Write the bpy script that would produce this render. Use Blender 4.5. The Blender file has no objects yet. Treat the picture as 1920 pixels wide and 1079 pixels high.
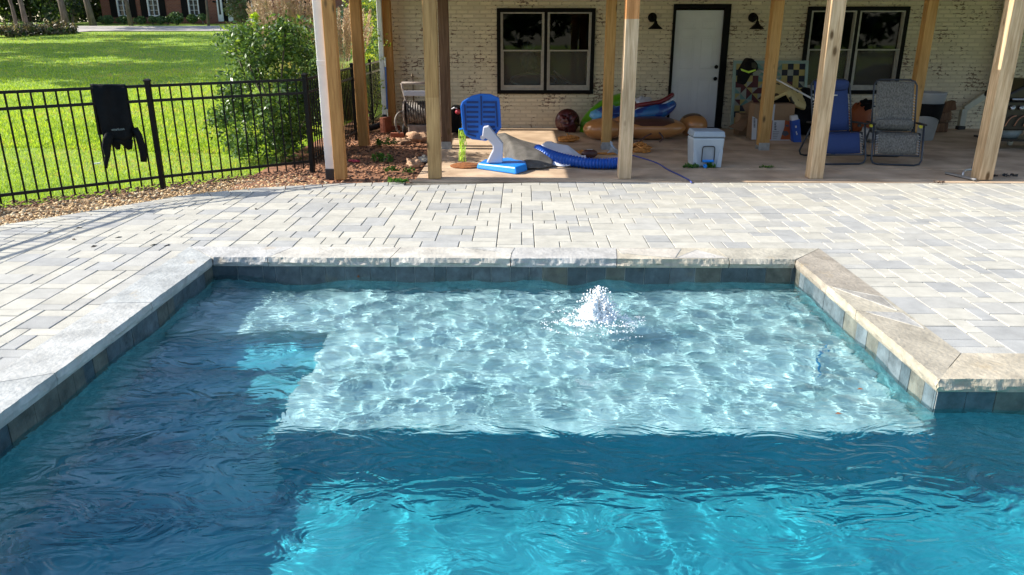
import bpy, math, random
import numpy as np
from mathutils import Vector, Matrix, noise

sc = bpy.context.scene
col = bpy.context.collection
R = math.radians
random.seed(7)

# ------------------------------------------------------------------ camera
CAM_H, PITCH, YAW, FPX = 1.70, R(18.9), R(0.688), 1419.0
cam = bpy.data.objects.new('camera', bpy.data.cameras.new('camera'))
col.objects.link(cam)
sc.camera = cam
cam.location = (0, 0, CAM_H)
cam.rotation_euler = (R(90) - PITCH, 0, YAW)
cam.data.lens = 26.6
cam.data.clip_end = 600

# ------------------------------------------------------------------ sky, sun, exposure
SUN_EL = R(35.5)
world = bpy.data.worlds.new('World')
sc.world = world
world.use_nodes = True
_n = world.node_tree
sky = _n.nodes.new('ShaderNodeTexSky')
sky.sky_type = 'NISHITA'
sky.sun_disc = False
sky.sun_elevation = SUN_EL
sky.sun_rotation = R(-88)
_n.links.new(sky.outputs[0], _n.nodes['Background'].inputs[0])
_n.nodes['Background'].inputs[1].default_value = 0.15
sl = bpy.data.lights.new('sun', 'SUN')
sl.energy = 4.4
sl.angle = R(0.5)
sl.color = (1.0, 0.94, 0.84)
sun = bpy.data.objects.new('sun', sl)
col.objects.link(sun)
_d = Vector((math.cos(SUN_EL), -0.03, -math.sin(SUN_EL)))
sun.rotation_euler = _d.to_track_quat('-Z', 'Y').to_euler()
sl.cycles.is_caustics_light = True
sc.view_settings.view_transform = 'Standard'
sc.view_settings.look = 'None'
sc.view_settings.gamma = 1
sc.view_settings.exposure = 0.95
sc.cycles.use_denoising = True
sc.cycles.max_bounces = 10
sc.cycles.transmission_bounces = 8
sc.cycles.transparent_max_bounces = 12
sc.cycles.sample_clamp_indirect = 6

# ------------------------------------------------------------------ photo pixel (1920 wide) -> world
_fh = Vector((-math.sin(YAW), math.cos(YAW), 0))
_rt = Vector((math.cos(YAW), math.sin(YAW), 0))
_fw = _fh * math.cos(PITCH) - Vector((0, 0, 1)) * math.sin(PITCH)
_up = _fh * math.sin(PITCH) + Vector((0, 0, 1)) * math.cos(PITCH)
def ray(px, py):
    return _fw * FPX + _rt * (px - 960) + _up * (539.5 - py)
def P(px, py, z=0.0):
    d = ray(px, py); t = (z - CAM_H) / d.z
    return Vector((0, 0, CAM_H)) + d * t
def V(px, py, Y):
    d = ray(px, py); t = Y / d.y
    return Vector((0, 0, CAM_H)) + d * t

# ------------------------------------------------------------------ materials
MATS = {}
def mat(name, c, rough=.7, c2=None, scale=8, bump=0.0, bscale=40, metal=0, stretch=(1, 1, 1), detail=4, spec=.5, lo=.35, hi=.65, coat=0):
    if name in MATS: return MATS[name]
    m = bpy.data.materials.new(name); m.use_nodes = True; MATS[name] = m
    nt = m.node_tree; b = nt.nodes['Principled BSDF']
    b.inputs['Base Color'].default_value = (*c, 1)
    b.inputs['Roughness'].default_value = rough
    b.inputs['Metallic'].default_value = metal
    b.inputs['Specular IOR Level'].default_value = spec
    b.inputs['Coat Weight'].default_value = coat
    tc = nt.nodes.new('ShaderNodeTexCoord'); mp = nt.nodes.new('ShaderNodeMapping')
    mp.inputs['Scale'].default_value = stretch
    nt.links.new(tc.outputs['Object'], mp.inputs[0])
    if c2 is None: c2 = tuple(x * .8 for x in c)
    nz = nt.nodes.new('ShaderNodeTexNoise'); nz.inputs['Scale'].default_value = scale; nz.inputs['Detail'].default_value = detail
    nt.links.new(mp.outputs[0], nz.inputs['Vector'])
    cr = nt.nodes.new('ShaderNodeValToRGB')
    cr.color_ramp.elements[0].position = lo; cr.color_ramp.elements[0].color = (*c2, 1)
    cr.color_ramp.elements[1].position = hi; cr.color_ramp.elements[1].color = (*c, 1)
    nt.links.new(nz.outputs[0], cr.inputs[0]); nt.links.new(cr.outputs[0], b.inputs['Base Color'])
    if bump:
        n2 = nt.nodes.new('ShaderNodeTexNoise'); n2.inputs['Scale'].default_value = bscale; n2.inputs['Detail'].default_value = 5
        nt.links.new(mp.outputs[0], n2.inputs['Vector'])
        bp = nt.nodes.new('ShaderNodeBump'); bp.inputs['Strength'].default_value = bump; bp.inputs['Distance'].default_value = .02
        nt.links.new(n2.outputs[0], bp.inputs['Height']); nt.links.new(bp.outputs[0], b.inputs['Normal'])
    return m

def N(nt, t, **kw):
    n = nt.nodes.new(t)
    for k, v in kw.items():
        if k.startswith('i_'):
            key = k[2:]
            key = int(key) if key.isdigit() else key.replace('_', ' ')
            n.inputs[key].default_value = v
        else: setattr(n, k, v)
    return n

def attr_mat(name, rough, mottled=.25, scale=14, bump=.25, bscale=60, stain=None):
    """colour read from the per-piece colour attribute 'tint', mottled by noise"""
    m = bpy.data.materials.new(name); m.use_nodes = True; nt = m.node_tree; b = nt.nodes['Principled BSDF']
    b.inputs['Roughness'].default_value = rough
    at = N(nt, 'ShaderNodeAttribute', attribute_name='tint')
    tc = N(nt, 'ShaderNodeTexCoord')
    nz = N(nt, 'ShaderNodeTexNoise', i_Scale=scale, i_Detail=6.0, i_Roughness=.65)
    nt.links.new(tc.outputs['Object'], nz.inputs['Vector'])
    mr = N(nt, 'ShaderNodeMapRange'); mr.inputs[1].default_value = .3; mr.inputs[2].default_value = .7
    mr.inputs[3].default_value = 1 - mottled; mr.inputs[4].default_value = 1 + mottled * .35
    nt.links.new(nz.outputs[0], mr.inputs[0])
    mx = N(nt, 'ShaderNodeVectorMath', operation='SCALE')
    nt.links.new(at.outputs['Color'], mx.inputs[0]); nt.links.new(mr.outputs[0], mx.inputs['Scale'])
    out = mx.outputs[0]
    if stain:
        st = N(nt, 'ShaderNodeTexNoise', i_Scale=stain[1], i_Detail=7.0, i_Roughness=.7); nt.links.new(tc.outputs['Object'], st.inputs['Vector'])
        cr = N(nt, 'ShaderNodeValToRGB'); cr.color_ramp.elements[0].position = stain[2]; cr.color_ramp.elements[1].position = stain[3]
        nt.links.new(st.outputs[0], cr.inputs[0])
        mm = N(nt, 'ShaderNodeMix', data_type='RGBA'); nt.links.new(cr.outputs[0], mm.inputs[0]); nt.links.new(out, mm.inputs[6])
        mm.inputs[7].default_value = (*stain[0], 1); out = mm.outputs[2]
    nt.links.new(out, b.inputs['Base Color'])
    n2 = N(nt, 'ShaderNodeTexNoise', i_Scale=bscale, i_Detail=6.0); nt.links.new(tc.outputs['Object'], n2.inputs['Vector'])
    bp = N(nt, 'ShaderNodeBump', i_Strength=bump, i_Distance=.01); nt.links.new(n2.outputs[0], bp.inputs['Height'])
    nt.links.new(bp.outputs[0], b.inputs['Normal'])
    return m

def brick_mat(name, paint, mortar, chip, chip_amt, bw=.2, bh=.067, flip=False, bump=.5, mort=.012, second=None, chips2=None):
    m = bpy.data.materials.new(name); m.use_nodes = True; nt = m.node_tree; b = nt.nodes['Principled BSDF']
    b.inputs['Roughness'].default_value = .75
    geo = N(nt, 'ShaderNodeNewGeometry'); tc = N(nt, 'ShaderNodeTexCoord')
    sp = N(nt, 'ShaderNodeSeparateXYZ'); nt.links.new(tc.outputs['Object'], sp.inputs[0])
    ad = N(nt, 'ShaderNodeMath', operation='ADD'); nt.links.new(sp.outputs[0], ad.inputs[0]); nt.links.new(sp.outputs[1], ad.inputs[1])
    cb = N(nt, 'ShaderNodeCombineXYZ'); nt.links.new(ad.outputs[0], cb.inputs[0]); nt.links.new(sp.outputs[2], cb.inputs[1])
    wn = N(nt, 'ShaderNodeTexNoise', i_Scale=9.0, i_Detail=3.0); nt.links.new(tc.outputs['Object'], wn.inputs['Vector'])
    wv = N(nt, 'ShaderNodeVectorMath', operation='MULTIPLY_ADD'); wv.inputs[1].default_value = (.01, .008, 0)
    nt.links.new(wn.outputs['Color'], wv.inputs[0]); nt.links.new(cb.outputs[0], wv.inputs[2])
    br = N(nt, 'ShaderNodeTexBrick', i_Scale=1.0); br.inputs['Brick Width'].default_value = bw; br.inputs['Row Height'].default_value = bh
    br.inputs['Mortar Size'].default_value = mort; br.inputs['Mortar Smooth'].default_value = .3; br.inputs['Bias'].default_value = 0
    br.inputs['Color1'].default_value = (*paint, 1); br.inputs['Color2'].default_value = (*(second or tuple(x * .86 for x in paint)), 1); br.inputs['Mortar'].default_value = (*mortar, 1)
    nt.links.new(wv.outputs[0], br.inputs['Vector'])
    # paint worn away in clumps of small flakes, mostly along brick edges
    n1 = N(nt, 'ShaderNodeTexNoise', i_Scale=2.3, i_Detail=3.0); nt.links.new(tc.outputs['Object'], n1.inputs['Vector'])
    ms = N(nt, 'ShaderNodeMapping'); ms.inputs['Scale'].default_value = (1, 1, 2.6); nt.links.new(tc.outputs['Object'], ms.inputs[0])
    n2 = N(nt, 'ShaderNodeTexNoise', i_Scale=13.0, i_Detail=8.0, i_Roughness=.72); nt.links.new(ms.outputs[0], n2.inputs['Vector'])
    a = N(nt, 'ShaderNodeMath', operation='MULTIPLY_ADD'); a.inputs[1].default_value = .6; nt.links.new(n1.outputs[0], a.inputs[0]); nt.links.new(n2.outputs[0], a.inputs[2])
    a2 = N(nt, 'ShaderNodeMath', operation='MULTIPLY_ADD'); a2.inputs[1].default_value = .06; nt.links.new(br.outputs['Fac'], a2.inputs[0]); nt.links.new(a.outputs[0], a2.inputs[2])
    cr = N(nt, 'ShaderNodeValToRGB'); cr.color_ramp.elements[0].position = chip_amt; cr.color_ramp.elements[1].position = chip_amt + .02
    nt.links.new(a2.outputs[0], cr.inputs[0])
    mx = N(nt, 'ShaderNodeMix', data_type='RGBA'); nt.links.new(cr.outputs[0], mx.inputs[0]); nt.links.new(br.outputs['Color'], mx.inputs[6]); mx.inputs[7].default_value = (*chip, 1)
    # broad grime
    n3 = N(nt, 'ShaderNodeTexNoise', i_Scale=1.1, i_Detail=6.0); nt.links.new(tc.outputs['Object'], n3.inputs['Vector'])
    m3 = N(nt, 'ShaderNodeMapRange'); m3.inputs[3].default_value = .78; m3.inputs[4].default_value = 1.1; nt.links.new(n3.outputs[0], m3.inputs[0])
    vs = N(nt, 'ShaderNodeVectorMath', operation='SCALE'); nt.links.new(mx.outputs[2], vs.inputs[0]); nt.links.new(m3.outputs[0], vs.inputs['Scale'])
    nt.links.new(vs.outputs[0], b.inputs['Base Color'])
    iv = N(nt, 'ShaderNodeMath', operation='MULTIPLY_ADD'); iv.inputs[1].default_value = -1; iv.inputs[2].default_value = 1; nt.links.new(br.outputs['Fac'], iv.inputs[0])
    ns = N(nt, 'ShaderNodeMath', operation='MULTIPLY_ADD'); ns.inputs[1].default_value = .6; nt.links.new(n2.outputs[0], ns.inputs[0]); nt.links.new(iv.outputs[0], ns.inputs[2])
    bp = N(nt, 'ShaderNodeBump', i_Strength=bump, i_Distance=.012); nt.links.new(ns.outputs[0], bp.inputs['Height']); nt.links.new(bp.outputs[0], b.inputs['Normal'])
    return m

def wood_mat(name, c, c2, knots=True, band=None, dark=(.12, .07, .03)):
    """lumber: long grain along Z, knots, optional second tone above a height (band = z, colour)"""
    m = bpy.data.materials.new(name); m.use_nodes = True; nt = m.node_tree; b = nt.nodes['Principled BSDF']
    b.inputs['Roughness'].default_value = .72; b.inputs['Specular IOR Level'].default_value = .25
    tc = N(nt, 'ShaderNodeTexCoord'); oi = N(nt, 'ShaderNodeObjectInfo')
    off = N(nt, 'ShaderNodeVectorMath', operation='ADD'); sc2 = N(nt, 'ShaderNodeMath', operation='MULTIPLY'); sc2.inputs[1].default_value = 37
    nt.links.new(oi.outputs['Random'], sc2.inputs[0]); nt.links.new(tc.outputs['Object'], off.inputs[0]); nt.links.new(sc2.outputs[0], off.inputs[1])
    mp = N(nt, 'ShaderNodeMapping'); mp.inputs['Scale'].default_value = (1, 1, .06); nt.links.new(off.outputs[0], mp.inputs[0])
    nz = N(nt, 'ShaderNodeTexNoise', i_Scale=42.0, i_Detail=5.0, i_Roughness=.6, i_Distortion=.4); nt.links.new(mp.outputs[0], nz.inputs['Vector'])
    cr = N(nt, 'ShaderNodeValToRGB'); cr.color_ramp.elements[0].position = .36; cr.color_ramp.elements[0].color = (*c2, 1)
    cr.color_ramp.elements[1].position = .62; cr.color_ramp.elements[1].color = (*c, 1)
    nt.links.new(nz.outputs[0], cr.inputs[0]); out = cr.outputs[0]
    if band:
        sp = N(nt, 'ShaderNodeSeparateXYZ'); nt.links.new(tc.outputs['Object'], sp.inputs[0])
        gt = N(nt, 'ShaderNodeMath', operation='GREATER_THAN'); gt.inputs[1].default_value = band[0]; nt.links.new(sp.outputs[2], gt.inputs[0])
        mz = N(nt, 'ShaderNodeMix', data_type='RGBA', blend_type='MULTIPLY'); nt.links.new(gt.outputs[0], mz.inputs[0]); nt.links.new(out, mz.inputs[6]); mz.inputs[7].default_value = (*band[1], 1)
        out = mz.outputs[2]
    big = N(nt, 'ShaderNodeTexNoise', i_Scale=2.2, i_Detail=3.0); mp3 = N(nt, 'ShaderNodeMapping'); mp3.inputs['Scale'].default_value = (3, 3, .7)
    nt.links.new(off.outputs[0], mp3.inputs[0]); nt.links.new(mp3.outputs[0], big.inputs['Vector'])
    mr = N(nt, 'ShaderNodeMapRange'); mr.inputs[3].default_value = .62; mr.inputs[4].default_value = 1.3; nt.links.new(big.outputs[0], mr.inputs[0])
    vs = N(nt, 'ShaderNodeVectorMath', operation='SCALE'); nt.links.new(out, vs.inputs[0]); nt.links.new(mr.outputs[0], vs.inputs['Scale']); out = vs.outputs[0]
    if knots:
        mp2 = N(nt, 'ShaderNodeMapping'); mp2.inputs['Scale'].default_value = (5.0, 5.0, 2.1); nt.links.new(off.outputs[0], mp2.inputs[0])
        vo = N(nt, 'ShaderNodeTexVoronoi', i_Scale=1.0); nt.links.new(mp2.outputs[0], vo.inputs['Vector'])
        k = N(nt, 'ShaderNodeValToRGB'); k.color_ramp.elements[0].position = .07; k.color_ramp.elements[0].color = (1, 1, 1, 1)
        k.color_ramp.elements[1].position = .15; k.color_ramp.elements[1].color = (0, 0, 0, 1); nt.links.new(vo.outputs['Distance'], k.inputs[0])
        mk = N(nt, 'ShaderNodeMix', data_type='RGBA'); nt.links.new(k.outputs[0], mk.inputs[0]); nt.links.new(out, mk.inputs[6]); mk.inputs[7].default_value = (*dark, 1); out = mk.outputs[2]
    nt.links.new(out, b.inputs['Base Color'])
    bp = N(nt, 'ShaderNodeBump', i_Strength=.35, i_Distance=.01); nt.links.new(nz.outputs[0], bp.inputs['Height']); nt.links.new(bp.outputs[0], b.inputs['Normal'])
    return m

def leaf_mat(name, c, rough=.45, tr=.35):
    if name in MATS: return MATS[name]
    m = bpy.data.materials.new(name); m.use_nodes = True; MATS[name] = m; nt = m.node_tree; b = nt.nodes['Principled BSDF']
    b.inputs['Base Color'].default_value = (*c, 1); b.inputs['Roughness'].default_value = rough
    t = N(nt, 'ShaderNodeBsdfTranslucent'); t.inputs[0].default_value = (c[0] * 1.6, c[1] * 1.5, c[2] * .8, 1)
    mx = N(nt, 'ShaderNodeMixShader'); mx.inputs[0].default_value = tr
    nt.links.new(b.outputs[0], mx.inputs[1]); nt.links.new(t.outputs[0], mx.inputs[2]); nt.links.new(mx.outputs[0], nt.nodes['Material Output'].inputs[0])
    return m

# ------------------------------------------------------------------ mesh builder
class MB:
    def __init__(s): s.v = []; s.f = []; s.mi = []; s.cur = 0; s.tint = None; s.fc = []
    def add(s, vs, fs):
        o = len(s.v); s.v += [tuple(v) for v in vs]
        for f in fs: s.f.append([o + i for i in f]); s.mi.append(s.cur); s.fc.append(s.tint)
        return s
    def box(s, x0, x1, y0, y1, z0, z1):
        return s.add([(x, y, z) for x in (x0, x1) for y in (y0, y1) for z in (z0, z1)],
                     [(0, 1, 3, 2), (4, 6, 7, 5), (0, 4, 5, 1), (2, 3, 7, 6), (0, 2, 6, 4), (1, 5, 7, 3)])
    def hull8(s, b, t):  # bottom 4 pts, top 4 pts
        return s.add(list(b) + list(t), [(3, 2, 1, 0), (4, 5, 6, 7), (0, 1, 5, 4), (1, 2, 6, 5), (2, 3, 7, 6), (3, 0, 4, 7)])
    def bar(s, a, b, w, h=None, up=(0, 0, 1)):
        a = Vector(a); b = Vector(b); h = h or w; d = (b - a).normalized(); u = Vector(up)
        if abs(d.dot(u)) > .95: u = Vector((0, 1, 0))
        r = d.cross(u).normalized() * w / 2; u = r.cross(d).normalized() * h / 2
        return s.hull8([a - r - u, a + r - u, a + r + u, a - r + u], [b - r - u, b + r - u, b + r + u, b - r + u])
    def prism(s, pts, y0, y1):   # pts (x,z) outline extruded along y
        n = len(pts)
        return s.add([(x, y0, z) for x, z in pts] + [(x, y1, z) for x, z in pts],
                     [list(range(n)), list(range(2 * n - 1, n - 1, -1))] + [[(i + 1) % n, i, n + i, n + (i + 1) % n] for i in range(n)])
    def slab(s, pts, z0, z1):    # pts (x,y) outline extruded along z
        n = len(pts)
        return s.add([(x, y, z0) for x, y in pts] + [(x, y, z1) for x, y in pts],
                     [list(range(n - 1, -1, -1)), list(range(n, 2 * n))] + [[i, (i + 1) % n, n + (i + 1) % n, n + i] for i in range(n)])
    def tube(s, pts, r, n=8, cap=True, rad=None):
        pts = [Vector(p) for p in pts]; m = len(pts); rings = []; u = None
        for i, p in enumerate(pts):
            d = (pts[min(i + 1, m - 1)] - pts[max(i - 1, 0)])
            if d.length < 1e-9: d = Vector((0, 0, 1))
            d.normalize()
            if u is None: u = d.orthogonal().normalized()
            else:
                u = u - d * u.dot(d)
                u = u.normalized() if u.length > 1e-6 else d.orthogonal().normalized()
            w = d.cross(u); rr = rad[i] if rad else r
            rings.append([p + (u * math.cos(2 * math.pi * k / n) + w * math.sin(2 * math.pi * k / n)) * rr for k in range(n)])
        vs = [v for r_ in rings for v in r_]
        fs = [(i * n + k, i * n + (k + 1) % n, (i + 1) * n + (k + 1) % n, (i + 1) * n + k) for i in range(m - 1) for k in range(n)]
        if cap: fs += [list(range(n - 1, -1, -1)), [(m - 1) * n + k for k in range(n)]]
        return s.add(vs, fs)
    def lathe(s, prof, c=(0, 0, 0), n=24, axis='z', tilt=None):
        vs = []
        M = tilt or Matrix.Identity(3)
        for r, h in prof:
            for k in range(n):
                a = 2 * math.pi * k / n; p = Vector((r * math.cos(a), r * math.sin(a), h))
                if axis == 'y': p = Vector((p.x, -p.z, p.y))
                if axis == 'x': p = Vector((p.z, p.x, p.y))
                p = M @ p; vs.append(p + Vector(c))
        m = len(prof)
        fs = [(i * n + k, i * n + (k + 1) % n, (i + 1) * n + (k + 1) % n, (i + 1) * n + k) for i in range(m - 1) for k in range(n)]
        fs += [list(range(n - 1, -1, -1)), [(m - 1) * n + k for k in range(n)]]
        return s.add(vs, fs)
    def ball(s, c, r, n=12, m=8, amp=0, seed=0, rot=None):
        c = Vector(c); r = Vector(r) if not isinstance(r, (int, float)) else Vector((r, r, r)); vs = []
        for i in range(m + 1):
            th = math.pi * i / m
            for k in range(n):
                a = 2 * math.pi * k / n; d = Vector((math.sin(th) * math.cos(a), math.sin(th) * math.sin(a), math.cos(th)))
                q = 1 + (amp * noise.noise(d * 2.3 + Vector((seed, 0, seed))) if amp else 0)
                p = Vector((d.x * r.x, d.y * r.y, d.z * r.z)) * q
                if rot: p = rot @ p
                vs.append(c + p)
        fs = [((i + 1) * n + k, (i + 1) * n + (k + 1) % n, i * n + (k + 1) % n, i * n + k) for i in range(m) for k in range(n)]
        return s.add(vs, fs)
    def build(s, name, m, parent=None, smooth=False, bevel=0, sub=0):
        me = bpy.data.meshes.new(name); o = Vector(parent.location) if parent else Vector((0, 0, 0))
        pp = parent.parent if parent else None
        while pp: o += Vector(pp.location); pp = pp.parent
        me.from_pydata([(v[0] - o.x, v[1] - o.y, v[2] - o.z) for v in s.v], [], s.f)
        for x in (m if isinstance(m, (list, tuple)) else [m]): me.materials.append(x)
        me.polygons.foreach_set('material_index', s.mi)
        if smooth: me.polygons.foreach_set('use_smooth', [True] * len(s.f))
        if s.fc and s.fc[0] is not None:
            ca = me.color_attributes.new('tint', 'FLOAT_COLOR', 'CORNER'); d = []
            for p, c in zip(me.polygons, s.fc): d += [*c, 1.0] * p.loop_total
            ca.data.foreach_set('color', d)
        me.validate(); me.update()
        ob = bpy.data.objects.new(name, me); col.objects.link(ob)
        if parent: ob.parent = parent
        if bevel:
            b = ob.modifiers.new('bevel', 'BEVEL'); b.width = bevel; b.segments = 2; b.limit_method = 'ANGLE'; b.angle_limit = R(35)
        if sub:
            b = ob.modifiers.new('sub', 'SUBSURF'); b.levels = sub; b.render_levels = sub
        return ob

def tag(o, label=None, cat=None, group=None, kind=None):
    if label: o['label'] = label
    if cat: o['category'] = cat
    if group: o['group'] = group
    if kind: o['kind'] = kind
    return o
def thing(name, loc, label, cat, group=None):
    o = bpy.data.objects.new(name, None); col.objects.link(o); o.location = loc; o.empty_display_size = .1
    return tag(o, label, cat, group)
def arc(c, r, a0, a1, n, plane='xz'):
    out = []
    for i in range(n + 1):
        a = a0 + (a1 - a0) * i / n
        if plane == 'xz': out.append(Vector((c[0] + r * math.cos(a), c[1], c[2] + r * math.sin(a))))
        elif plane == 'xy': out.append(Vector((c[0] + r * math.cos(a), c[1] + r * math.sin(a), c[2])))
        else: out.append(Vector((c[0], c[1] + r * math.cos(a), c[2] + r * math.sin(a))))
    return out
def smoothpath(pts, n=6):
    pts = [Vector(p) for p in pts]; out = []
    for i in range(len(pts) - 1):
        p0 = pts[max(i - 1, 0)]; p1 = pts[i]; p2 = pts[i + 1]; p3 = pts[min(i + 2, len(pts) - 1)]
        for k in range(n):
            t = k / n
            out.append(.5 * ((2 * p1) + (p2 - p0) * t + (2 * p0 - 5 * p1 + 4 * p2 - p3) * t * t + (3 * p1 - p0 - 3 * p2 + p3) * t ** 3))
    return out + [pts[-1]]

def np_mesh(name, v, f, m, parent=None, mi=None, smooth=False, kind=None):
    """fast mesh from arrays; f is (n,k)"""
    me = bpy.data.meshes.new(name); nv, nf, k = len(v), len(f), f.shape[1]
    me.vertices.add(nv); me.vertices.foreach_set('co', np.asarray(v, dtype=np.float32).ravel())
    me.loops.add(nf * k); me.loops.foreach_set('vertex_index', np.asarray(f, dtype=np.int32).ravel())
    me.polygons.add(nf); me.polygons.foreach_set('loop_start', np.arange(0, nf * k, k, dtype=np.int32))
    for x in (m if isinstance(m, (list, tuple)) else [m]): me.materials.append(x)
    if mi is not None: me.polygons.foreach_set('material_index', np.asarray(mi, dtype=np.int32))
    if smooth: me.polygons.foreach_set('use_smooth', np.ones(nf, dtype=bool))
    me.update(calc_edges=True); me.validate()
    o = bpy.data.objects.new(name, me); col.objects.link(o)
    if parent: o.parent = parent
    if kind: o['kind'] = kind
    return o

def leaf_cloud(centers, spread, n, size, rng, long=2.2, droop=0.0):
    """n leaf quads (diamonds) scattered round centres; returns v,f"""
    c = np.asarray(centers); s = np.asarray(spread)
    i = rng.integers(0, len(c), n)
    d = rng.normal(size=(n, 3)); d /= np.linalg.norm(d, axis=1)[:, None]
    rad = rng.random(n) ** .45
    p = c[i] + d * rad[:, None] * (s[i] if s.ndim == 2 else s[i][:, None])
    a = rng.normal(size=(n, 3)); a[:, 2] -= droop; a /= np.linalg.norm(a, axis=1)[:, None]
    b = np.cross(a, rng.normal(size=(n, 3))); b /= np.linalg.norm(b, axis=1)[:, None]
    L = size * (.6 + .8 * rng.random(n))[:, None]; W = L / long
    v = np.stack([p - a * L / 2, p + b * W / 2, p + a * L / 2, p - b * W / 2], 1).reshape(-1, 3)
    f = np.arange(4 * n).reshape(n, 4)
    return v, f

# ------------------------------------------------------------------ shared materials
PLASTER = mat('ledge_plaster', (.52, .62, .62), .7, (.22, .34, .36), 5.5, .3, 70, detail=9, lo=.3, hi=.62)
DEEP = mat('pool_plaster_depth_tint', (.022, .36, .44), .7, (.012, .26, .34), 3.0, .2, 60, detail=8)  # blue put into the plaster stands for light absorbed by deep water
BLACK = mat('black_powder_coat', (.014, .014, .014), .45, (.010, .010, .010), 30, spec=.15)
WHITEPAINT = mat('white_paint', (.78, .78, .76), .4, (.7, .7, .69), 6, .05, 80)
STEEL = mat('galvanised_steel', (.5, .52, .54), .4, (.38, .4, .42), 20, metal=.8)
POST_YEL = wood_mat('yellow_lumber', (.56, .33, .12), (.42, .225, .07))
POST_GREY = wood_mat('weathered_lumber', (.47, .36, .24), (.27, .19, .115))
POST_PALE = wood_mat('pale_lumber', (.64, .47, .29), (.42, .28, .15))
POST_TWO = wood_mat('two_tone_lumber', (.52, .34, .15), (.36, .22, .09), band=(.95, (.84, .80, .74)))
POST_TIP = wood_mat('tip_stained_lumber', (.62, .47, .31), (.40, .28, .16), band=(1.80, (1.0, .62, .36)))
POST_BRN = wood_mat('brown_lumber', (.20, .115, .065), (.12, .065, .035))
POST_ORG = wood_mat('orange_lumber', (.54, .28, .095), (.40, .19, .06))
MUD = mat('red_clay', (.36, .17, .085), .95, (.17, .075, .04), 5, .8, 30, detail=8)

# ================================================================== LARGE STRUCTURE
ZS = -.175                                   # water level
XL, XR, YB, YF = -2.41, 2.13, 5.64, 3.52    # coping nosing lines
OV = .022                                   # coping overhang
# ---- pool shell
def receiver(o): o.cycles.is_caustics_receiver = True; return o
shell = MB()
wx0, wx1, wyb, wyf = XL - OV, XR + OV, YB + OV, YF + OV
walls = MB()
for a in [(wx0 - .5, wx0, -4, wyb + .5), (wx0, wx1, wyb, wyb + .5), (wx1, 9.5, wyf, wyf + .4)]:
    walls.box(a[0], a[1], a[2], a[3], -1.6, -.230)
walls.box(wx1, wx1 + .4, wyf + .4, wyb + .5, -1.6, -.230)
WALLP = mat('wall_plaster', (.17, .37, .40), .75, (.08, .24, .27), 22, .5, 60, detail=9)
receiver(tag(walls.build('pool_walls', WALLP), kind='structure'))
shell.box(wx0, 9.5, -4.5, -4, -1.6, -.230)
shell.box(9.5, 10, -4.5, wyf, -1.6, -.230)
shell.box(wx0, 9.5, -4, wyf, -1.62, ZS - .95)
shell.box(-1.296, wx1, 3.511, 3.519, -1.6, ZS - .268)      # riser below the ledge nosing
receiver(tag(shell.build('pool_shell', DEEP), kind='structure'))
# ledge and entry steps (pale plaster, rounded nosings)
led = MB()
led.slab([(-1.30, 3.52), (wx1, 3.52), (wx1, wyb), (wx0, wyb), (wx0, 4.80), (-1.30, 4.80)], -1.6, ZS - .25)
led2 = led.build('tanning_ledge', PLASTER, bevel=.02); receiver(tag(led2, kind='structure'))
stp = MB()
stp.box(wx0, -1.302, 4.42, 4.798, -1.6, ZS - .42)
stp.box(wx0, -1.302, 4.12, 4.418, -1.6, ZS - .57)
stp.box(wx0, -1.302, 3.76, 4.118, -1.6, ZS - .71)
stp.box(wx0, -1.302, 3.30, 3.758, -1.6, ZS - .84)
STEPM = mat('step_plaster', (.12, .42, .49), .7, (.05, .29, .38), 3.2, .3, 70, detail=8)
receiver(tag(stp.build('pool_steps', STEPM, bevel=.02), kind='structure'))

# ---- waterline tile band (one tile = own tint; sunlight on the right wall painted into its tints)
TILE = attr_mat('slate_tile', .35, .6, 9, .5, 30, stain=((.14, .13, .085), 5, .6, .8))
tb = MB(); rt_ = random.Random(3)
def tiles(a, b, nrm, lit=1.0):
    a = Vector((*a, 0)); b = Vector((*b, 0)); d = b - a; L = d.length; d.normalize(); n = Vector((*nrm, 0)); t = 0
    while t < L:
        w = min(rt_.choice([.15, .15, .1, .2]), L - t)
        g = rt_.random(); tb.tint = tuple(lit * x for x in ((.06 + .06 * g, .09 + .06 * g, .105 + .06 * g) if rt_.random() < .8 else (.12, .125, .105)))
        p = a + d * (t + .002); q = a + d * (t + w - .002); e = n * (rt_.random() * .003)
        z0, z1 = -.232, -.060
        back = -n * .02
        tb.add([p + e + Vector((0, 0, z0)), q + e + Vector((0, 0, z0)), q + e + Vector((0, 0, z1)), p + e + Vector((0, 0, z1)),
                p + back + Vector((0, 0, z0)), q + back + Vector((0, 0, z0)), q + back + Vector((0, 0, z1)), p + back + Vector((0, 0, z1))],
               [(0, 1, 2, 3), (0, 3, 7, 4), (1, 5, 6, 2), (3, 2, 6, 7), (0, 4, 5, 1)])
        t += w
tiles((wx0 + .004, -4), (wx0 + .004, wyb), (1, 0)); tiles((wx0, wyb - .004), (wx1, wyb - .004), (0, -1))
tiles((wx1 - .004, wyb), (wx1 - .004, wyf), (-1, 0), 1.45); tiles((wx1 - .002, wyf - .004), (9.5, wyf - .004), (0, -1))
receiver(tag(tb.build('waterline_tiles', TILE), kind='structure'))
gb = MB()     # grout bed behind the tiles, and under the coping
gb.box(wx0 - .5, wx0, -4, wyb + .5, -.230, -.062); gb.box(wx0, wx1, wyb, wyb + .5, -.230, -.062)
gb.box(wx1, wx1 + .5, wyf, wyb + .5, -.230, -.056); gb.box(wx1 + .5, 9.5, wyf, wyf + .4, -.230, -.056)
gb.box(XL - .30, XL - .045, -4, YB + .30, -.056, -.003); gb.box(XL - .045, XR + .045, YB + .045, YB + .30, -.056, -.003)
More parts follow.
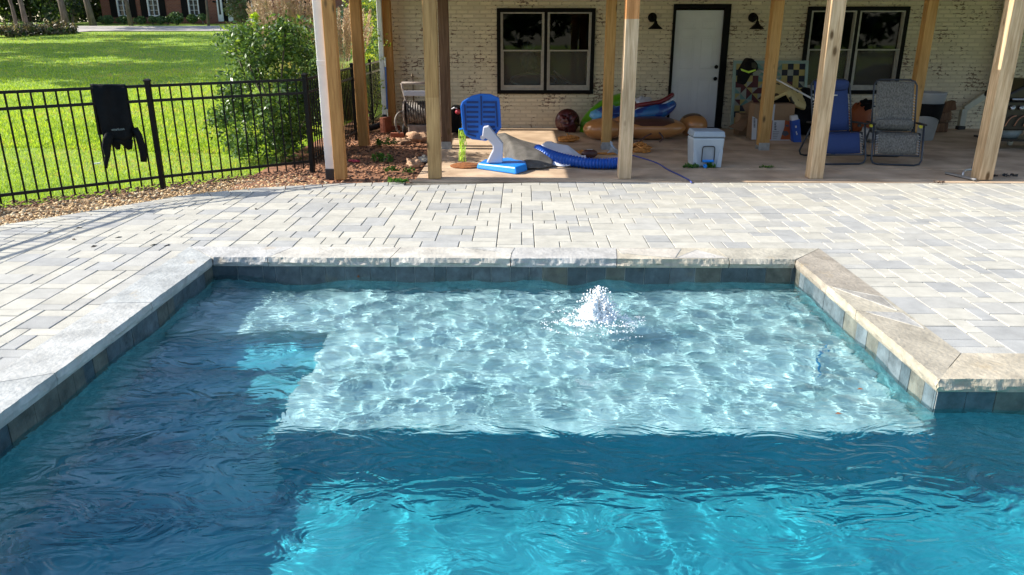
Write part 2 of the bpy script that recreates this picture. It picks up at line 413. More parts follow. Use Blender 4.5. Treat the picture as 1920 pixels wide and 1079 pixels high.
gb.box(XR + .045, XR + .30, YF + .045, YB + .30, -.056, -.003); gb.box(XR + .30, 9.5, YF + .045, YF + .33, -.056, -.003)
tag(gb.build('grout_bed', mat('pale_grout', (.62, .61, .57), .9, (.5, .49, .45), 20, .3, 90)), kind='structure')

# ---- coping stones with split-faced nosing
COP = attr_mat('flagstone', .6, .4, 5, .7, 38, stain=((.42, .33, .20), 2.6, .60, .78))
cp = MB(); rc = random.Random(5)
def stone(o0, i0, o1, i1, tint, rough=1.0):
    """o = outer edge ends, i = inner (water side) edge ends"""
    o0, i0, o1, i1 = [Vector((*p, 0)) for p in (o0, i0, o1, i1)]
    cp.tint = tint; L = (i1 - i0).length; n = max(2, int(L / .011)); w = (o0 - i0 + o1 - i1).normalized()
    al = (i1 - i0).normalized(); w = w - al * w.dot(al); w.normalize()
    g = .0035; vs = []; rows = 8
    zt = .006; zb = -.066
    for k in range(n + 1):
        t = k / n; a = o0.lerp(o1, t); b = i0.lerp(i1, t)
        if k == 0: a += al * g; b += al * g
        if k == n: a -= al * g; b -= al * g
        def nn(s, q, am): return am * noise.noise(Vector((b.x * s, b.y * s, q)))
        e1 = .003 + rough * (abs(nn(33, 1, .009)) + abs(nn(9, 9, .020)) + .010 * (.5 + .5 * math.sin(b.x * 5.1 + b.y * 4.3))); e2 = rough * (nn(27, 2, .009) + nn(7, 3, .022) + .004); e3 = rough * (nn(31, 4, .008) + nn(8, 5, .022))
        vs += [a + Vector((0, 0, zb)), a + Vector((0, 0, zt)), a.lerp(b, .5) + Vector((0, 0, zt + nn(3, 6, .003))), b + w * e1 + Vector((0, 0, zt - .001)),
               b + w * (e1 * .4 + e2 * .6 + .002) + Vector((0, 0, zt - .017)), b + w * (e2) + Vector((0, 0, zt - .036)), b + w * (e3 + .004) + Vector((0, 0, zt - .055)), b + w * .01 + Vector((0, 0, zb))]
    m = rows; fs = []
    for k in range(n):
        for j in range(m - 1): fs.append((k * m + j, k * m + j + 1, (k + 1) * m + j + 1, (k + 1) * m + j))
    fs += [list(range(m - 1, -1, -1)), [n * m + j for j in range(m)]]
    cp.add(vs, fs)
def tone():
    return rc.choice([(.52, .47, .37), (.50, .48, .42), (.56, .53, .46), (.46, .43, .35), (.48, .47, .44)])
CW = .30
def poly_stone(pts, tint, z=.006):
    cp.tint = tint; cp.slab([(p[0], p[1]) for p in pts], -.05, z)
# back run
bx = [XL, -1.98, -1.02, -.08, .75, 1.62, XR]; jo = [-.315, .06, .05, -.04, .03, -.06, .30]
xs_o = [XL - .31, -1.86, -.98, -.06, .78, 1.58, XR + .30]
for k in range(6):
    stone((xs_o[k], YB + CW + .02), (bx[k], YB), (xs_o[k + 1], YB + CW + .02), (bx[k + 1], YB), tone())
# left run
ly = [YB, 4.62, 3.55, 2.6, 1.5, .3, -1.2, -2.6, -4]
lo_ = [YB + CW + .02, 4.60, 3.40, 2.72, 1.45, .35, -1.3, -2.5, -4]
for k in range(8):
    t = rc.choice([(.46, .46, .43), (.42, .43, .41), (.49, .485, .455), (.39, .40, .385)])
    stone((XL - .31, lo_[k + 1]), (XL, ly[k + 1]), (XL - .31, lo_[k]), (XL, ly[k]), t, .45)
# right run
ry = [YB, 5.02, 4.53, 3.52]; ro = [YB + CW + .02, 4.80, 4.40, YF + .34]
for k in range(3):
    stone((XR + .30, ro[k]), (XR, ry[k]), (XR + .30, ro[k + 1]), (XR, ry[k + 1]), [(.35, .31, .25), (.44, .40, .31), (.40, .36, .28)][k], .5)
# right front run
fx = [XR, 3.6, 4.9, 6.2, 7.4, 9.5]
for k in range(5):
    stone((XR + .30 if k == 0 else fx[k], YF + .34), (fx[k], YF), (fx[k + 1], YF + .34), (fx[k + 1], YF), (.50, .44, .33) if k == 0 else tone())
tag(cp.build('pool_coping', COP), kind='structure')
# small cut wedges of other stone let into the coping joints, with pale mortar
wd = MB()
def wedge(pts, tint, wdt=.006):
    wd.cur = 0; wd.tint = (.47, .46, .42)
    n = len(pts)
    for i in range(n):
        wd.bar(Vector((*pts[i], .0075)), Vector((*pts[(i + 1) % n], .0075)), wdt, .003)
    wd.tint = tint; wd.slab(pts, -.01, .0078)
for pts, t in [([(.78, YB + .30), (.80, YB + .16), (1.20, YB + .03), (1.30, YB + .29)], (.53, .49, .42)),
               ([(1.21, YB + .03), (1.42, YB + .26), (1.62, YB + .03)], (.57, .54, .49)),
               ([(XR + .28, 4.78), (XR + .03, 4.98), (XR + .26, 4.52)], (.33, .31, .27)),
               ([(XR + .27, 4.48), (XR + .05, 4.50), (XR + .28, 4.22)], (.40, .39, .36)),
               ([(-.50, YB + .31), (-.08, YB + .14), (-.05, YB + .31)], (.50, .49, .45))]:
    wedge(pts, t)
tag(wd.build('coping_wedges', COP), kind='structure')

# ---- paver deck
curve = [(-5.7, -4.2), (-5.7, 1.5), (-5.62, 3.5), (-5.42, 4.8), (-5.1, 5.9), (-4.74, 6.68), (-4.13, 7.39), (-3.6, 8.03), (-2.88, 8.45), (-2.1, 8.68), (-1.36, 8.77)]
region = curve + [(9.9, 8.77), (9.9, -4.2)]
def clip(poly, a, b, off):
    """keep the side right of a->b (inside) moved in by off"""
    dx, dy = b[0] - a[0], b[1] - a[1]; l = math.hypot(dx, dy); nx, ny = dy / l, -dx / l
    def d(p): return (p[0] - a[0]) * nx + (p[1] - a[1]) * ny - off
    out = []
    for i in range(len(poly)):
        p, q = poly[i], poly[(i + 1) % len(poly)]; dp, dq = d(p), d(q)
        if dp >= 0: out.append(p)
        if (dp >= 0) != (dq >= 0):
            t = dp / (dp - dq); out.append((p[0] + (q[0] - p[0]) * t, p[1] + (q[1] - p[1]) * t))
    return out
PV = attr_mat('concrete_paver', .8, .2, 7, .3, 120, stain=((.36, .35, .32), 1.5, .55, .95))
pv = MB(); rp = random.Random(11)
def ptint():
    g = rp.random()
    if g < .58: b = .43 + rp.random() * .075; return (b, b * .96, b * .82)
    if g < .85: b = .385 + rp.random() * .055; return (b, b * .98, b * .89)
    b = .345 + rp.random() * .05; return (b * .98, b * .98, b * .93)
def paver(poly, g=.0032, bv=.004, t=None):
    if len(poly) < 3: return
    cx = sum(p[0] for p in poly) / len(poly); cy = sum(p[1] for p in poly) / len(poly)
    ar = abs(sum(poly[i][0] * poly[(i + 1) % len(poly)][1] - poly[(i + 1) % len(poly)][0] * poly[i][1] for i in range(len(poly)))) / 2
    if ar < .0012: return
    def inset(q, k):
        d = math.hypot(q[0] - cx, q[1] - cy) or 1
        sx = 1 if q[0] > cx else -1; sy = 1 if q[1] > cy else -1
        return (q[0] - sx * k, q[1] - sy * k)
    n = len(poly); dz = rp.uniform(-.0015, .0015); tx = rp.uniform(-.004, .004); ty = rp.uniform(-.004, .004)
    A = [inset(q, g) for q in poly]; B = [inset(q, g + bv) for q in poly]
    pv.tint = t or ptint()
    vs = [(x, y, -.03) for x, y in A] + [(x, y, dz - bv * .8) for x, y in A] + [(x, y, dz + (x - cx) * tx + (y - cy) * ty) for x, y in B]
    fs = [[(i + 1) % n + n * j, i + n * j, i + n * (j + 1), (i + 1) % n + n * (j + 1)] for j in (0, 1) for i in range(n)] + [list(range(2 * n, 3 * n))]
    fs = [f[::-1] if k < 2 * n else f for k, f in enumerate(fs)]
    pv.add(vs, fs)
M_ = .105; X0, Y0 = XL - .31, YB + .32
ox = int((X0 + 6.3) / M_) + 1; nx_ = ox + int((9.9 - X0) / M_) + 1
oy = int((Y0 + 4.2) / M_) + 1; ny_ = oy + int((8.77 - Y0) / M_) + 2
used = np.zeros((nx_, ny_), bool)
def cellxy(i, j): return X0 + (i - ox) * M_, Y0 + (j - oy) * M_
def inpool(x, y):
    if y < Y0 and X0 < x < XR + .30: return True
    if y < YF + .34 and x >= XR + .30: return True
    return False
for i in range(nx_):
    for j in range(ny_):
        x, y = cellxy(i, j)
        if inpool(x + .05, y + .05) or (x < X0 and y < -1): used[i, j] = True
shapes = [(3, 2, 3.4), (2, 2, 5), (2, 3, .4), (3, 1, 1.6), (2, 1, 2.6), (1, 2, 1.2), (1, 1, .1)]
for j in range(ny_):
    for i in range(nx_):
        if used[i, j]: continue
        opts = [(w, h, k) for w, h, k in shapes if i + w <= nx_ and j + h <= ny_ and not used[i:i + w, j:j + h].any()]
        # avoid lining up with the joint below
        w, h, _ = rp.choices(opts, [k for _, _, k in opts])[0]
        used[i:i + w, j:j + h] = True
        x, y = cellxy(i, j); poly = [(x, y), (x + w * M_, y), (x + w * M_, y + h * M_), (x, y + h * M_)]
        if x < -1.2 or y > 8.3:
            for a, b in zip(curve[:-1], curve[1:]): poly = clip(poly, a, b, .21) if len(poly) >= 3 else []
            if len(poly) >= 3: poly = clip(poly, curve[-1], (9.9, 8.77), .004)
        if len(poly) < 3: continue
        paver(poly)
# soldier course along the curved edge
cv = [Vector((*p, 0)) for p in curve]; path = [(cv[k], cv[k + 1]) for k in range(len(cv) - 1)]
for a, b in path:
    d = (b - a); L = d.length; d.normalize(); nrm = Vector((d.y, -d.x, 0)); m = max(1, round(L / .21)); s = L / m
    for k in range(m):
        p = a + d * (k * s); q = a + d * ((k + 1) * s)
        poly = [(p.x, p.y), (q.x, q.y), ((q + nrm * .205).x, (q + nrm * .205).y), ((p + nrm * .205).x, (p + nrm * .205).y)]
        cx_ = sum(x for x, _ in poly) / 4; cy_ = sum(y for _, y in poly) / 4
        poly = [(x + (cx_ - x) * .045, y + (cy_ - y) * .045) for x, y in poly]
        paver(poly[::-1], g=.0, bv=.003)
tag(pv.build('paver_deck', PV), kind='structure')
sb = MB()
sb.slab([(p[0], p[1]) for p in reversed(curve[1:] + [(9.9, 8.80), (9.9, Y0), (X0, Y0), (X0, 1.5)])], -.10, -.016)
sb.box(XR + .30, 9.9, YF + .34, Y0 - .002, -.10, -.016); sb.box(-5.7, X0, -4.2, 1.499, -.10, -.016)
tag(sb.build('joint_sand', mat('joint_sand', (.20, .18, .15), .95, (.11, .10, .08), 30, .4, 150)), kind='structure')

rl = random.Random(31); LFD = mat('dead_leaf_dark', (.06, .045, .03), .9)
for k, (px, py) in enumerate([(148, 427), (222, 445), (138, 449), (176, 462), (313, 460), (288, 459), (92, 436), (480, 392)]):
    p = P(px, py, .004); a = rl.uniform(0, 6.28); b = MB(); c_, s_ = math.cos(a), math.sin(a); q = lambda u, v, h: (p.x + u * c_ - v * s_, p.y + u * s_ + v * c_, h)
    b.add([q(-.03, 0, .003), q(0, -.011, .012), q(.03, .002, .004), q(.002, .012, .003)], [(0, 1, 2, 3)])
    o = b.build('dead_leaf', LFD); o.modifiers.new('solid', 'SOLIDIFY').thickness = .002
    tag(o, 'small curled dark leaf lying on the pale pavers left of the pool', 'leaf', 'dead leaves on the paver deck')
# ---- terrain: lawn rising away from the pool
def gz(x, y):
    side = min(1, max(0, (-3.0 - x) / 4)) if x > -7 and y < 26 else 1.0
    return -.05 - .03 * (1 - side) + (0 if y < 9 else .05 * side * (min(y, 51) - 9)) + .04 * noise.noise(Vector((x * .12, y * .12, 0))) * (1 if y > 11 else 0)
gx = sorted(set([-90, -70, -55, -3.0, 9.8, 20, 40, 70, 100] + list(np.arange(-50, -3, 1.0)) + list(np.arange(-2, 9, 1.0))))
gy = sorted(set([-60, -30, -10, -4.1, 7.6, 70, 100, 160, 260] + list(np.arange(-3, 7, 1.0)) + list(np.arange(8, 60, 1.0))))
tv = [(x, y, gz(x, y)) for y in gy for x in gx]; tf = []
for j in range(len(gy) - 1):
    for i in range(len(gx) - 1):
        xc, yc = (gx[i] + gx[i + 1]) / 2, (gy[j] + gy[j + 1]) / 2
        if -3.0 < xc < 9.8 and -4.1 < yc < 7.6: continue
        n = len(gx); tf.append((j * n + i, j * n + i + 1, (j + 1) * n + i + 1, (j + 1) * n + i))
GRASS = mat('turf', (.25, .36, .035), .9, (.15, .25, .02), 1.6, .9, 35, detail=10, lo=.3, hi=.7)
lw = MB(); lw.add(tv, tf); tag(lw.build('lawn', GRASS, smooth=True), kind='structure')
# grass blades
rg = np.random.default_rng(5)
def blades(n, y0, y1, hgt, wid):
    y = y0 + (y1 - y0) * rg.random(n) ** 1.3; x = -3.3 - rg.random(n) * (y * .74 + 1.5 - 3.3)
    ok = ((x * -1 > 4.3 + (8.36 - y) * 1.12) & (x < -5.45)) | ((x * -1 > 4.3 + (8.36 - y) * 1.12) & (y > 7.2)) | ((y > 9.8) & (x < -4.2)) | (y > 13)
    x, y = x[ok], y[ok]; n = len(x)
    z = np.array([gz(a, b) for a, b in zip(x, y)])
    th = rg.random(n) * 6.283; h = hgt * (.5 + rg.random(n)); w = wid * (.7 + .6 * rg.random(n)); ln = rg.normal(0, .5, (n, 2)) * h[:, None]
    a = np.stack([x - np.cos(th) * w, y - np.sin(th) * w, z], 1); b = np.stack([x + np.cos(th) * w, y + np.sin(th) * w, z], 1); c = np.stack([x + ln[:, 0], y + ln[:, 1], z + h], 1)
    return np.stack([a, b, c], 1).reshape(-1, 3)
vb = np.concatenate([blades(90000, 6.2, 18, .035, .005), blades(90000, 11, 40, .045, .011)])
fb = np.arange(len(vb)).reshape(-1, 3)
G1 = leaf_mat('grass_blade_light', (.38, .50, .05), .6, .45); G2 = leaf_mat('grass_blade_mid', (.28, .42, .04), .6, .45); G3 = leaf_mat('grass_blade_dark', (.18, .30, .03), .6, .4)
G4 = leaf_mat('grass_blade_dry', (.46, .38, .14), .7, .4)
_cx, _cy = vb[::3, 0], vb[::3, 1]; _pt = np.sin(_cx * 1.3 + 2 * np.sin(_cy * .7)) + np.sin(_cy * 1.9 + 1.5 * np.sin(_cx * .9)) + .8 * np.sin(_cx * 3.7 - _cy * 2.9)
_u = rg.random(len(fb)) + .13 * _pt
o = np_mesh('grass', vb, fb, [G1, G2, G3, G4], mi=np.where(_u > .97, 3, np.where(_u > .55, 0, np.where(_u > .15, 1, 2))))
tag(o, 'bright green mown lawn grass beyond the black fence', 'grass', kind='stuff')

# ---- driveway
dw = MB(); L_ = []
edge_n = [P(-200, 74, 1.3), ]
def gpt(px, py):
    z = 1.0
    for _ in range(30):
        p = P(px, py, z) if ray(px, py).z < -1e-6 else V(px, py, 40); z = gz(p.x, p.y)
        if p.y > 44 or p.y < 0: p = V(px, py, 43.5); z = gz(p.x, p.y); break
    return Vector((p.x, p.y, gz(p.x, p.y)))
near = [(-300, 76), (-100, 70), (0, 67), (100, 65), (180, 59), (300, 53.5), (420, 49.5), (560, 48)]
pn = []
for a, b in near:
    # march the ray until it meets the ground
    d = ray(a, b).normalized(); t = 5
    while t < 47 and CAM_H + d.z * t > gz(d.x * t, d.y * t): t += .1
    pn.append(Vector((d.x * t, min(d.y * t, 41), 0)))
pn += [Vector((10, 41, 0))]
fe = [Vector((p.x * 1.16 - .5, p.y + 7.5 if p.y < 36 else 45.5, 0)) for p in pn]
for k in range(len(pn) - 1):
    a0, a1, b0, b1 = pn[k], pn[k + 1], fe[k], fe[k + 1]
    for s in range(5):
        def q(p, r, t): v = p.lerp(r, t); return (v.x, v.y, gz(v.x, v.y) + .035 + (.05 if v.y > 44 else 0))
        dw.add([q(a0, b0, s / 5), q(a1, b1, s / 5), q(a1, b1, (s + 1) / 5), q(a0, b0, (s + 1) / 5)], [(0, 1, 2, 3)])
tag(dw.build('driveway', mat('driveway_concrete', (.46, .42, .38), .9, (.34, .31, .28), 2, .3, 40)), kind='structure')

# ---- dirt bed, gravel
def strip(name, pts, z0, z1, m):
    b = MB(); b.slab(pts, z0, z1); return b.build(name, m)
db = MB()
db.slab([(-3.3, 8.2), (-1.26, 8.79), (-1.26, 13.8), (-3.3, 16)], -.2, -.012)
tag(db.build('dirt_bed', MUD), kind='structure')
gr = MB(); rgv = random.Random(9)
fence_line = [(-6.3, -1.2), (-6.25, 2.4), (-6.1, 3.9), (-5.66, 5.5), (-5.26, 7.27), (-4.02, 8.36), (-2.62, 9.43)]
outl = [(p[0] - .15, p[1] + .1) for p in fence_line]
bed = MB(); bed.slab([(p[0], p[1]) for p in curve[1:10]] + outl[::-1][:], -.2, -.03) if False else None
inner = [(-5.75, -1.2)] + curve[1:9] + [(-2.2, 8.66)]
quad_in = []; 
def pl_interp(pl, t):
    L = [0]
    for a, b in zip(pl[:-1], pl[1:]): L.append(L[-1] + math.hypot(b[0] - a[0], b[1] - a[1]))
    s = t * L[-1]
    for k in range(len(pl) - 1):
        if s <= L[k + 1] + 1e-9:
            u = (s - L[k]) / (L[k + 1] - L[k]); return (pl[k][0] + (pl[k + 1][0] - pl[k][0]) * u, pl[k][1] + (pl[k + 1][1] - pl[k][1]) * u)
NB = 40
for k in range(NB):
    a0, a1 = pl_interp(inner, k / NB), pl_interp(inner, (k + 1) / NB); b0, b1 = pl_interp(outl, k / NB), pl_interp(outl, (k + 1) / NB)
    bed.add([(*a0, -.022), (*a1, -.022), (*b1, -.026), (*b0, -.026)], [(0, 1, 2, 3)])
tag(bed.build('gravel_bed', mat('gravel_fines', (.42, .29, .16), .95, (.22, .14, .07), 30, .6, 90)), kind='structure')
def pebbles(n, fn, r0, r1, rs, flat=.6):
    ico = [(0, 0, 1), (.89, 0, .45), (.28, .85, .45), (-.72, .53, .45), (-.72, -.53, .45), (.28, -.85, .45), (.72, .53, -.45), (-.28, .85, -.45), (-.89, 0, -.45), (-.28, -.85, -.45), (.72, -.53, -.45), (0, 0, -1)]
    fc = [(0, 1, 2), (0, 2, 3), (0, 3, 4), (0, 4, 5), (0, 5, 1), (1, 6, 2), (2, 7, 3), (3, 8, 4), (4, 9, 5), (5, 10, 1), (6, 7, 2), (7, 8, 3), (8, 9, 4), (9, 10, 5), (10, 6, 1), (11, 7, 6), (11, 8, 7), (11, 9, 8), (11, 10, 9), (11, 6, 10)]
    ico = np.array(ico); fc = np.array(fc); vs = []; fs = []
    for k in range(n):
        x, y, z = fn(rs); r = rs.uniform(r0, r1); th = rs.uniform(0, 6.28); e = rs.uniform(.6, 1)
        M = np.array([[math.cos(th), -math.sin(th), 0], [math.sin(th), math.cos(th), 0], [0, 0, 1]]) @ np.diag([r, r * e, r * flat])
        vs.append(ico @ M.T + np.array([x, y, z])); fs.append(fc + 12 * k)
    return np.concatenate(vs), np.concatenate(fs)
PEB = [mat('pebble_tan', (.72, .50, .25), .8, (.58, .37, .17), 30), mat('pebble_cream', (.80, .67, .44), .8, (.7, .55, .34), 30), mat('pebble_brown', (.36, .21, .10), .8, (.26, .15, .07), 30)]
def on_gravel(rs):
    t = rs.random() ** .75; a = pl_interp(inner, t); b = pl_interp(outl, t); u = rs.random() ** 1.2 * .85 + .03
    return a[0] + (b[0] - a[0]) * u, a[1] + (b[1] - a[1]) * u, -.018 + rs.random() * .008
v_, f_ = pebbles(5200, on_gravel, .008, .022, rgv)
o = np_mesh('gravel', v_, f_, PEB, mi=np.repeat(np.random.default_rng(2).choice([0, 0, 1, 2], 5200), 20))
tag(o, 'tan pebble gravel strip between the curved paver edge and fence', 'gravel', kind='stuff')
MUL = [mat('mulch_dark', (.10, .055, .035), .95), mat('mulch_red', (.24, .12, .065), .95), mat('clay_crumb', (.42, .21, .11), .95)]
def on_dirt(rs):
    x = rs.uniform(-3.0, -1.28); y = rs.uniform(8.75, 13.6); return x, y, -.008
v_, f_ = pebbles(2600, on_dirt, .007, .032, rgv, .55)
o = np_mesh('clay_crumbs', v_, f_, MUL, mi=np.repeat(np.random.default_rng(4).choice([0, 1, 2, 2], 2600), 20))
tag(o, 'red clay lumps and bark scattered over the bare dirt bed', 'dirt clods', kind='stuff')
def on_mulch(rs):
    t = .30 + .70 * rs.random(); b = pl_interp(fence_line, t); return b[0] + rs.uniform(-.28, .10), b[1] + rs.uniform(.0, .30), -.012 + rs.random() * .01
v_, f_ = pebbles(2400, on_mulch, .008, .026, rgv, .35)
o = np_mesh('mulch', v_, f_, MUL[:2], mi=np.repeat(np.random.default_rng(6).choice([0, 0, 1], 2400), 20))
tag(o, 'dark bark mulch along the foot of the fence', 'mulch', kind='stuff')

# ---- patio slab under the raised deck
YP, YW = 8.79, 13.77
CONC = mat('patio_concrete', (.62, .46, .31), .85, (.36, .25, .16), 2.2, .25, 60, detail=10, lo=.32, hi=.66)
ps = MB()
ps.box(-1.25, 11, 9.62, 11.28, -.15, .012); ps.box(-1.25, 11, 11.292, YW + .02, -.15, .013); ps.box(-1.25, 11, 8.93, 9.612, -.15, .010)
ps.box(-1.32, 11, YP, 8.92, -.15, .004)
tag(ps.build('patio_slab', CONC, bevel=.006), kind='structure')

# ================================================================== WATER
rng = np.random.default_rng(3)
def waves(X, Y):
    Z = np.zeros_like(X)
    def band(n, l0, l1, amp, th0, spread, mod):
        z = np.zeros_like(X)
        for i in range(n):
            lam = l0 * (l1 / l0) ** rng.random(); th = rng.normal(th0, spread); k = 2 * math.pi / lam; ph = rng.random() * 6.28
            z = z + lam * np.sin(k * (X * math.cos(th) + Y * math.sin(th)) + ph + mod * np.sin(X * 1.7 + i * 1.3 + Y * .6) + mod * np.sin(Y * 1.9 + i * 2.1 - X * .5))
        return z * amp / max(z.std(), 1e-9)
    calm = np.clip((Y - 3.38) / .4, 0, 1); calm = calm * calm * (3 - 2 * calm)         # churned over the ledge, calmer over deep water
    a = calm * np.maximum(np.clip((X + 1.9) / .7, 0, 1), np.clip((Y - 4.55) / .3, 0, 1))
    Z += band(10, .6, 1.25, .0080, 1.9, .8, .9)
    Z += band(28, .20, .42, 1, 1.8, 1.0, 1.5) * (.0011 + .0026 * a)
    Z += band(40, .09, .17, 1, 1.7, 1.0, 2.8) * (.00010 + .0015 * a)
    Z += band(30, .045, .08, 1, 1.6, 1.1, 2.0) * (.00000 + .00036 * a)
    Z += .034 * np.sin(2 * math.pi * X / .74 + 1.5 * np.sin(X * 1.9) + .5) * (.6 + .4 * np.sin(X * 2.7)) * np.exp(-((Y - 5.66) / .26) ** 2)      # slop against the back wall
    Z += .020 * np.sin(2 * math.pi * Y / .78 + 1.1 * np.sin(Y * 2.3)) * np.exp(-((X - XL) / .20) ** 2)
    r = np.hypot(X - .52 + .02 * np.sin(Y * 19), Y - 4.78 + .02 * np.sin(X * 17)); th = np.arctan2(Y - 4.78, X - .52)
    Z += .032 * np.exp(-(r / .15) ** 2) + .0025 * np.sin(2 * math.pi * r / .19 + .9 * np.sin(3 * th + 1) + .6 * np.sin(7 * th)) * np.exp(-r / .5) * np.clip(r / .12, 0, 1)
    return Z
def grid(xs, ys):
    X, Y = np.meshgrid(xs, ys); return X, Y
def sheet_arrays(xs, ys, mask, base):
    X, Y = np.meshgrid(xs, ys); ny, nx = X.shape; idx = np.arange(nx * ny).reshape(ny, nx)
    f = np.stack([idx[:-1, :-1], idx[:-1, 1:], idx[1:, 1:], idx[1:, :-1]], -1)
    xc = (X[:-1, :-1] + X[1:, 1:]) / 2; yc = (Y[:-1, :-1] + Y[1:, 1:]) / 2
    f = f[mask(xc, yc)]
    return X, Y, f.reshape(-1, 4)
xs = np.concatenate([np.arange(XL - .06, 4.4, .0125), np.arange(4.4, 9.6, .06)])
ys = np.concatenate([np.arange(-4.2, 1.6, .06), np.arange(1.6, YB + .08, .0125)])
X, Y, f = sheet_arrays(xs, ys, lambda x, y: (x < XR + .06) | (y < YF + .06), 0)
Z = waves(X, Y)
# bulge tiny where waves would poke through the deck: none
v = np.stack([X, Y, Z + ZS], -1).reshape(-1, 3)
WM = bpy.data.materials.new('pool_water'); WM.use_nodes = True
b = WM.node_tree.nodes['Principled BSDF']
b.inputs['Base Color'].default_value = (.68, .95, .99, 1); b.inputs['Roughness'].default_value = 0.0
b.inputs['IOR'].default_value = 1.333; b.inputs['Transmission Weight'].default_value = 1
_w = WM.node_tree
_tc = N(_w, 'ShaderNodeTexCoord'); _mp = N(_w, 'ShaderNodeMapping'); _mp.inputs['Scale'].default_value = (1, 1.9, 1); _mp.inputs['Rotation'].default_value = (0, 0, R(12)); _w.links.new(_tc.outputs['Object'], _mp.inputs[0])
_nz = N(_w, 'ShaderNodeTexNoise', i_Scale=3.4, i_Detail=2.2, i_Roughness=.45, i_Distortion=2.2); _w.links.new(_mp.outputs[0], _nz.inputs['Vector'])
_n2 = N(_w, 'ShaderNodeTexNoise', i_Scale=15.0, i_Detail=3.0, i_Roughness=.5, i_Distortion=1.2); _w.links.new(_mp.outputs[0], _n2.inputs['Vector'])
_bp = N(_w, 'ShaderNodeBump', i_Strength=.62, i_Distance=.045); _w.links.new(_nz.outputs[0], _bp.inputs['Height'])
_b2 = N(_w, 'ShaderNodeBump', i_Strength=.12, i_Distance=.012); _w.links.new(_n2.outputs[0], _b2.inputs['Height']); _w.links.new(_bp.outputs[0], _b2.inputs['Normal'])
_w.links.new(_b2.outputs[0], b.inputs['Normal'])
_sp = N(_w, 'ShaderNodeSeparateXYZ'); _w.links.new(_tc.outputs['Object'], _sp.inputs[0])
def _ramp(sock, a0, a1, v0, v1):
    m = N(_w, 'ShaderNodeMapRange', interpolation_type='SMOOTHSTEP'); _w.links.new(sock, m.inputs[0])
    m.inputs[1].default_value, m.inputs[2].default_value, m.inputs[3].default_value, m.inputs[4].default_value = a0, a1, v0, v1; return m.outputs[0]
_lm = N(_w, 'ShaderNodeMath', operation='MULTIPLY'); _w.links.new(_ramp(_sp.outputs[1], 3.3, 3.75, 0, 1), _lm.inputs[0]); _w.links.new(_ramp(_sp.outputs[0], -1.8, -1.2, 0, 1), _lm.inputs[1])
_w.links.new(_ramp(_lm.outputs[0], 0, 1, .62, .30), _bp.inputs['Strength']); _w.links.new(_ramp(_lm.outputs[0], 0, 1, .16, .15), _b2.inputs['Strength'])
water = np_mesh('water', v, f, WM, smooth=True)
tag(water, kind='structure'); water.cycles.is_caustics_caster = True

# ---- bubbler: foam plume and flecks
rf = random.Random(21)
FOAM = mat('foam', (.90, .92, .93), .9, (.84, .88, .90), 30, spec=.1)
plume = thing('bubbler_plume', (.52, 4.78, ZS), 'white foaming plume of water bubbling up from the pale pool ledge', 'water jet')
core = MB()
for k in range(420):
    a = rf.uniform(0, 6.28); q = rf.random() ** .6; rr = q * .105; top = .15 * (1 - q ** 2.2) * (.62 + .45 * math.sin(3 * a + 1) * q + .38 * math.sin(7 * a + 2))
    rad = .005 + .013 * rf.random()
    core.ball((.52 + rr * math.cos(a) * 1.15, 4.78 + rr * math.sin(a), ZS + .015 + top * rf.random() ** .45), (rad * rf.uniform(.8, 1.3), rad, rad * rf.uniform(.8, 1.7)), 8, 6, .9, k)
core.build('foam_core', FOAM, plume, smooth=True)
def spray(rs):
    a = rs.uniform(0, 6.28); q = abs(rs.gauss(0, .62)); rr = min(q, 1.9) * .10; h = (.20 * max(0, 1 - (q / 1.6) ** 2) * (.65 + .45 * math.sin(5 * a)) + .02) * rs.random() ** .6
    return .52 + rr * math.cos(a) * 1.2, 4.78 + rr * math.sin(a), ZS + .015 + h
v_, f_ = pebbles(2600, spray, .0015, .0075, rf, 1.0)
o = np_mesh('droplets', v_ - np.array(plume.location), f_, FOAM, plume, smooth=True); o['kind'] = 'stuff'
# foam streaks riding on the surface: clumped fine flecks drawn out along arcs round the plume
seeds = [(rf.uniform(0, 6.28),   .12 + abs(rf.gauss(0, .09))) for _ in range(46)]
def flecks(rs):
    a0, r0 = rs.choice(seeds); a = a0 + rs.gauss(0, .16); rr = r0 + rs.gauss(0, .012)
    x, y = .52 + rr * math.cos(a) * 1.2, 4.78 + rr * math.sin(a) - .02
    return x, y, ZS + float(hz_at(x, y)) + .001
def hz_at(x, y):
    i = min(max(int(round((x - xs[0]) / .0125)), 0), len(xs) - 1); j = int(np.searchsorted(ys, y)); return Z[min(j, len(ys) - 1), i]
v_, f_ = pebbles(1500, flecks, .0015, .006, rf, .35)
o = np_mesh('foam_flecks', v_ - np.array(plume.location), f_, FOAM, plume, smooth=True); o['kind'] = 'stuff'

# ================================================================== BRICK HOUSE
house = thing('brick_house', (-2.31, YW, 0), 'house wall of worn cream painted brick behind the wooden patio posts', 'house')
WALLM = brick_mat('painted_brick', (.83, .73, .54), (.68, .59, .43), (.22, .145, .10), .915, bump=.9)
def openrect(px0, py0, px1, py1):
    a = V(px0, py0, YW); b = V(px1, py1, YW); return a.x, b.x, b.z, a.z
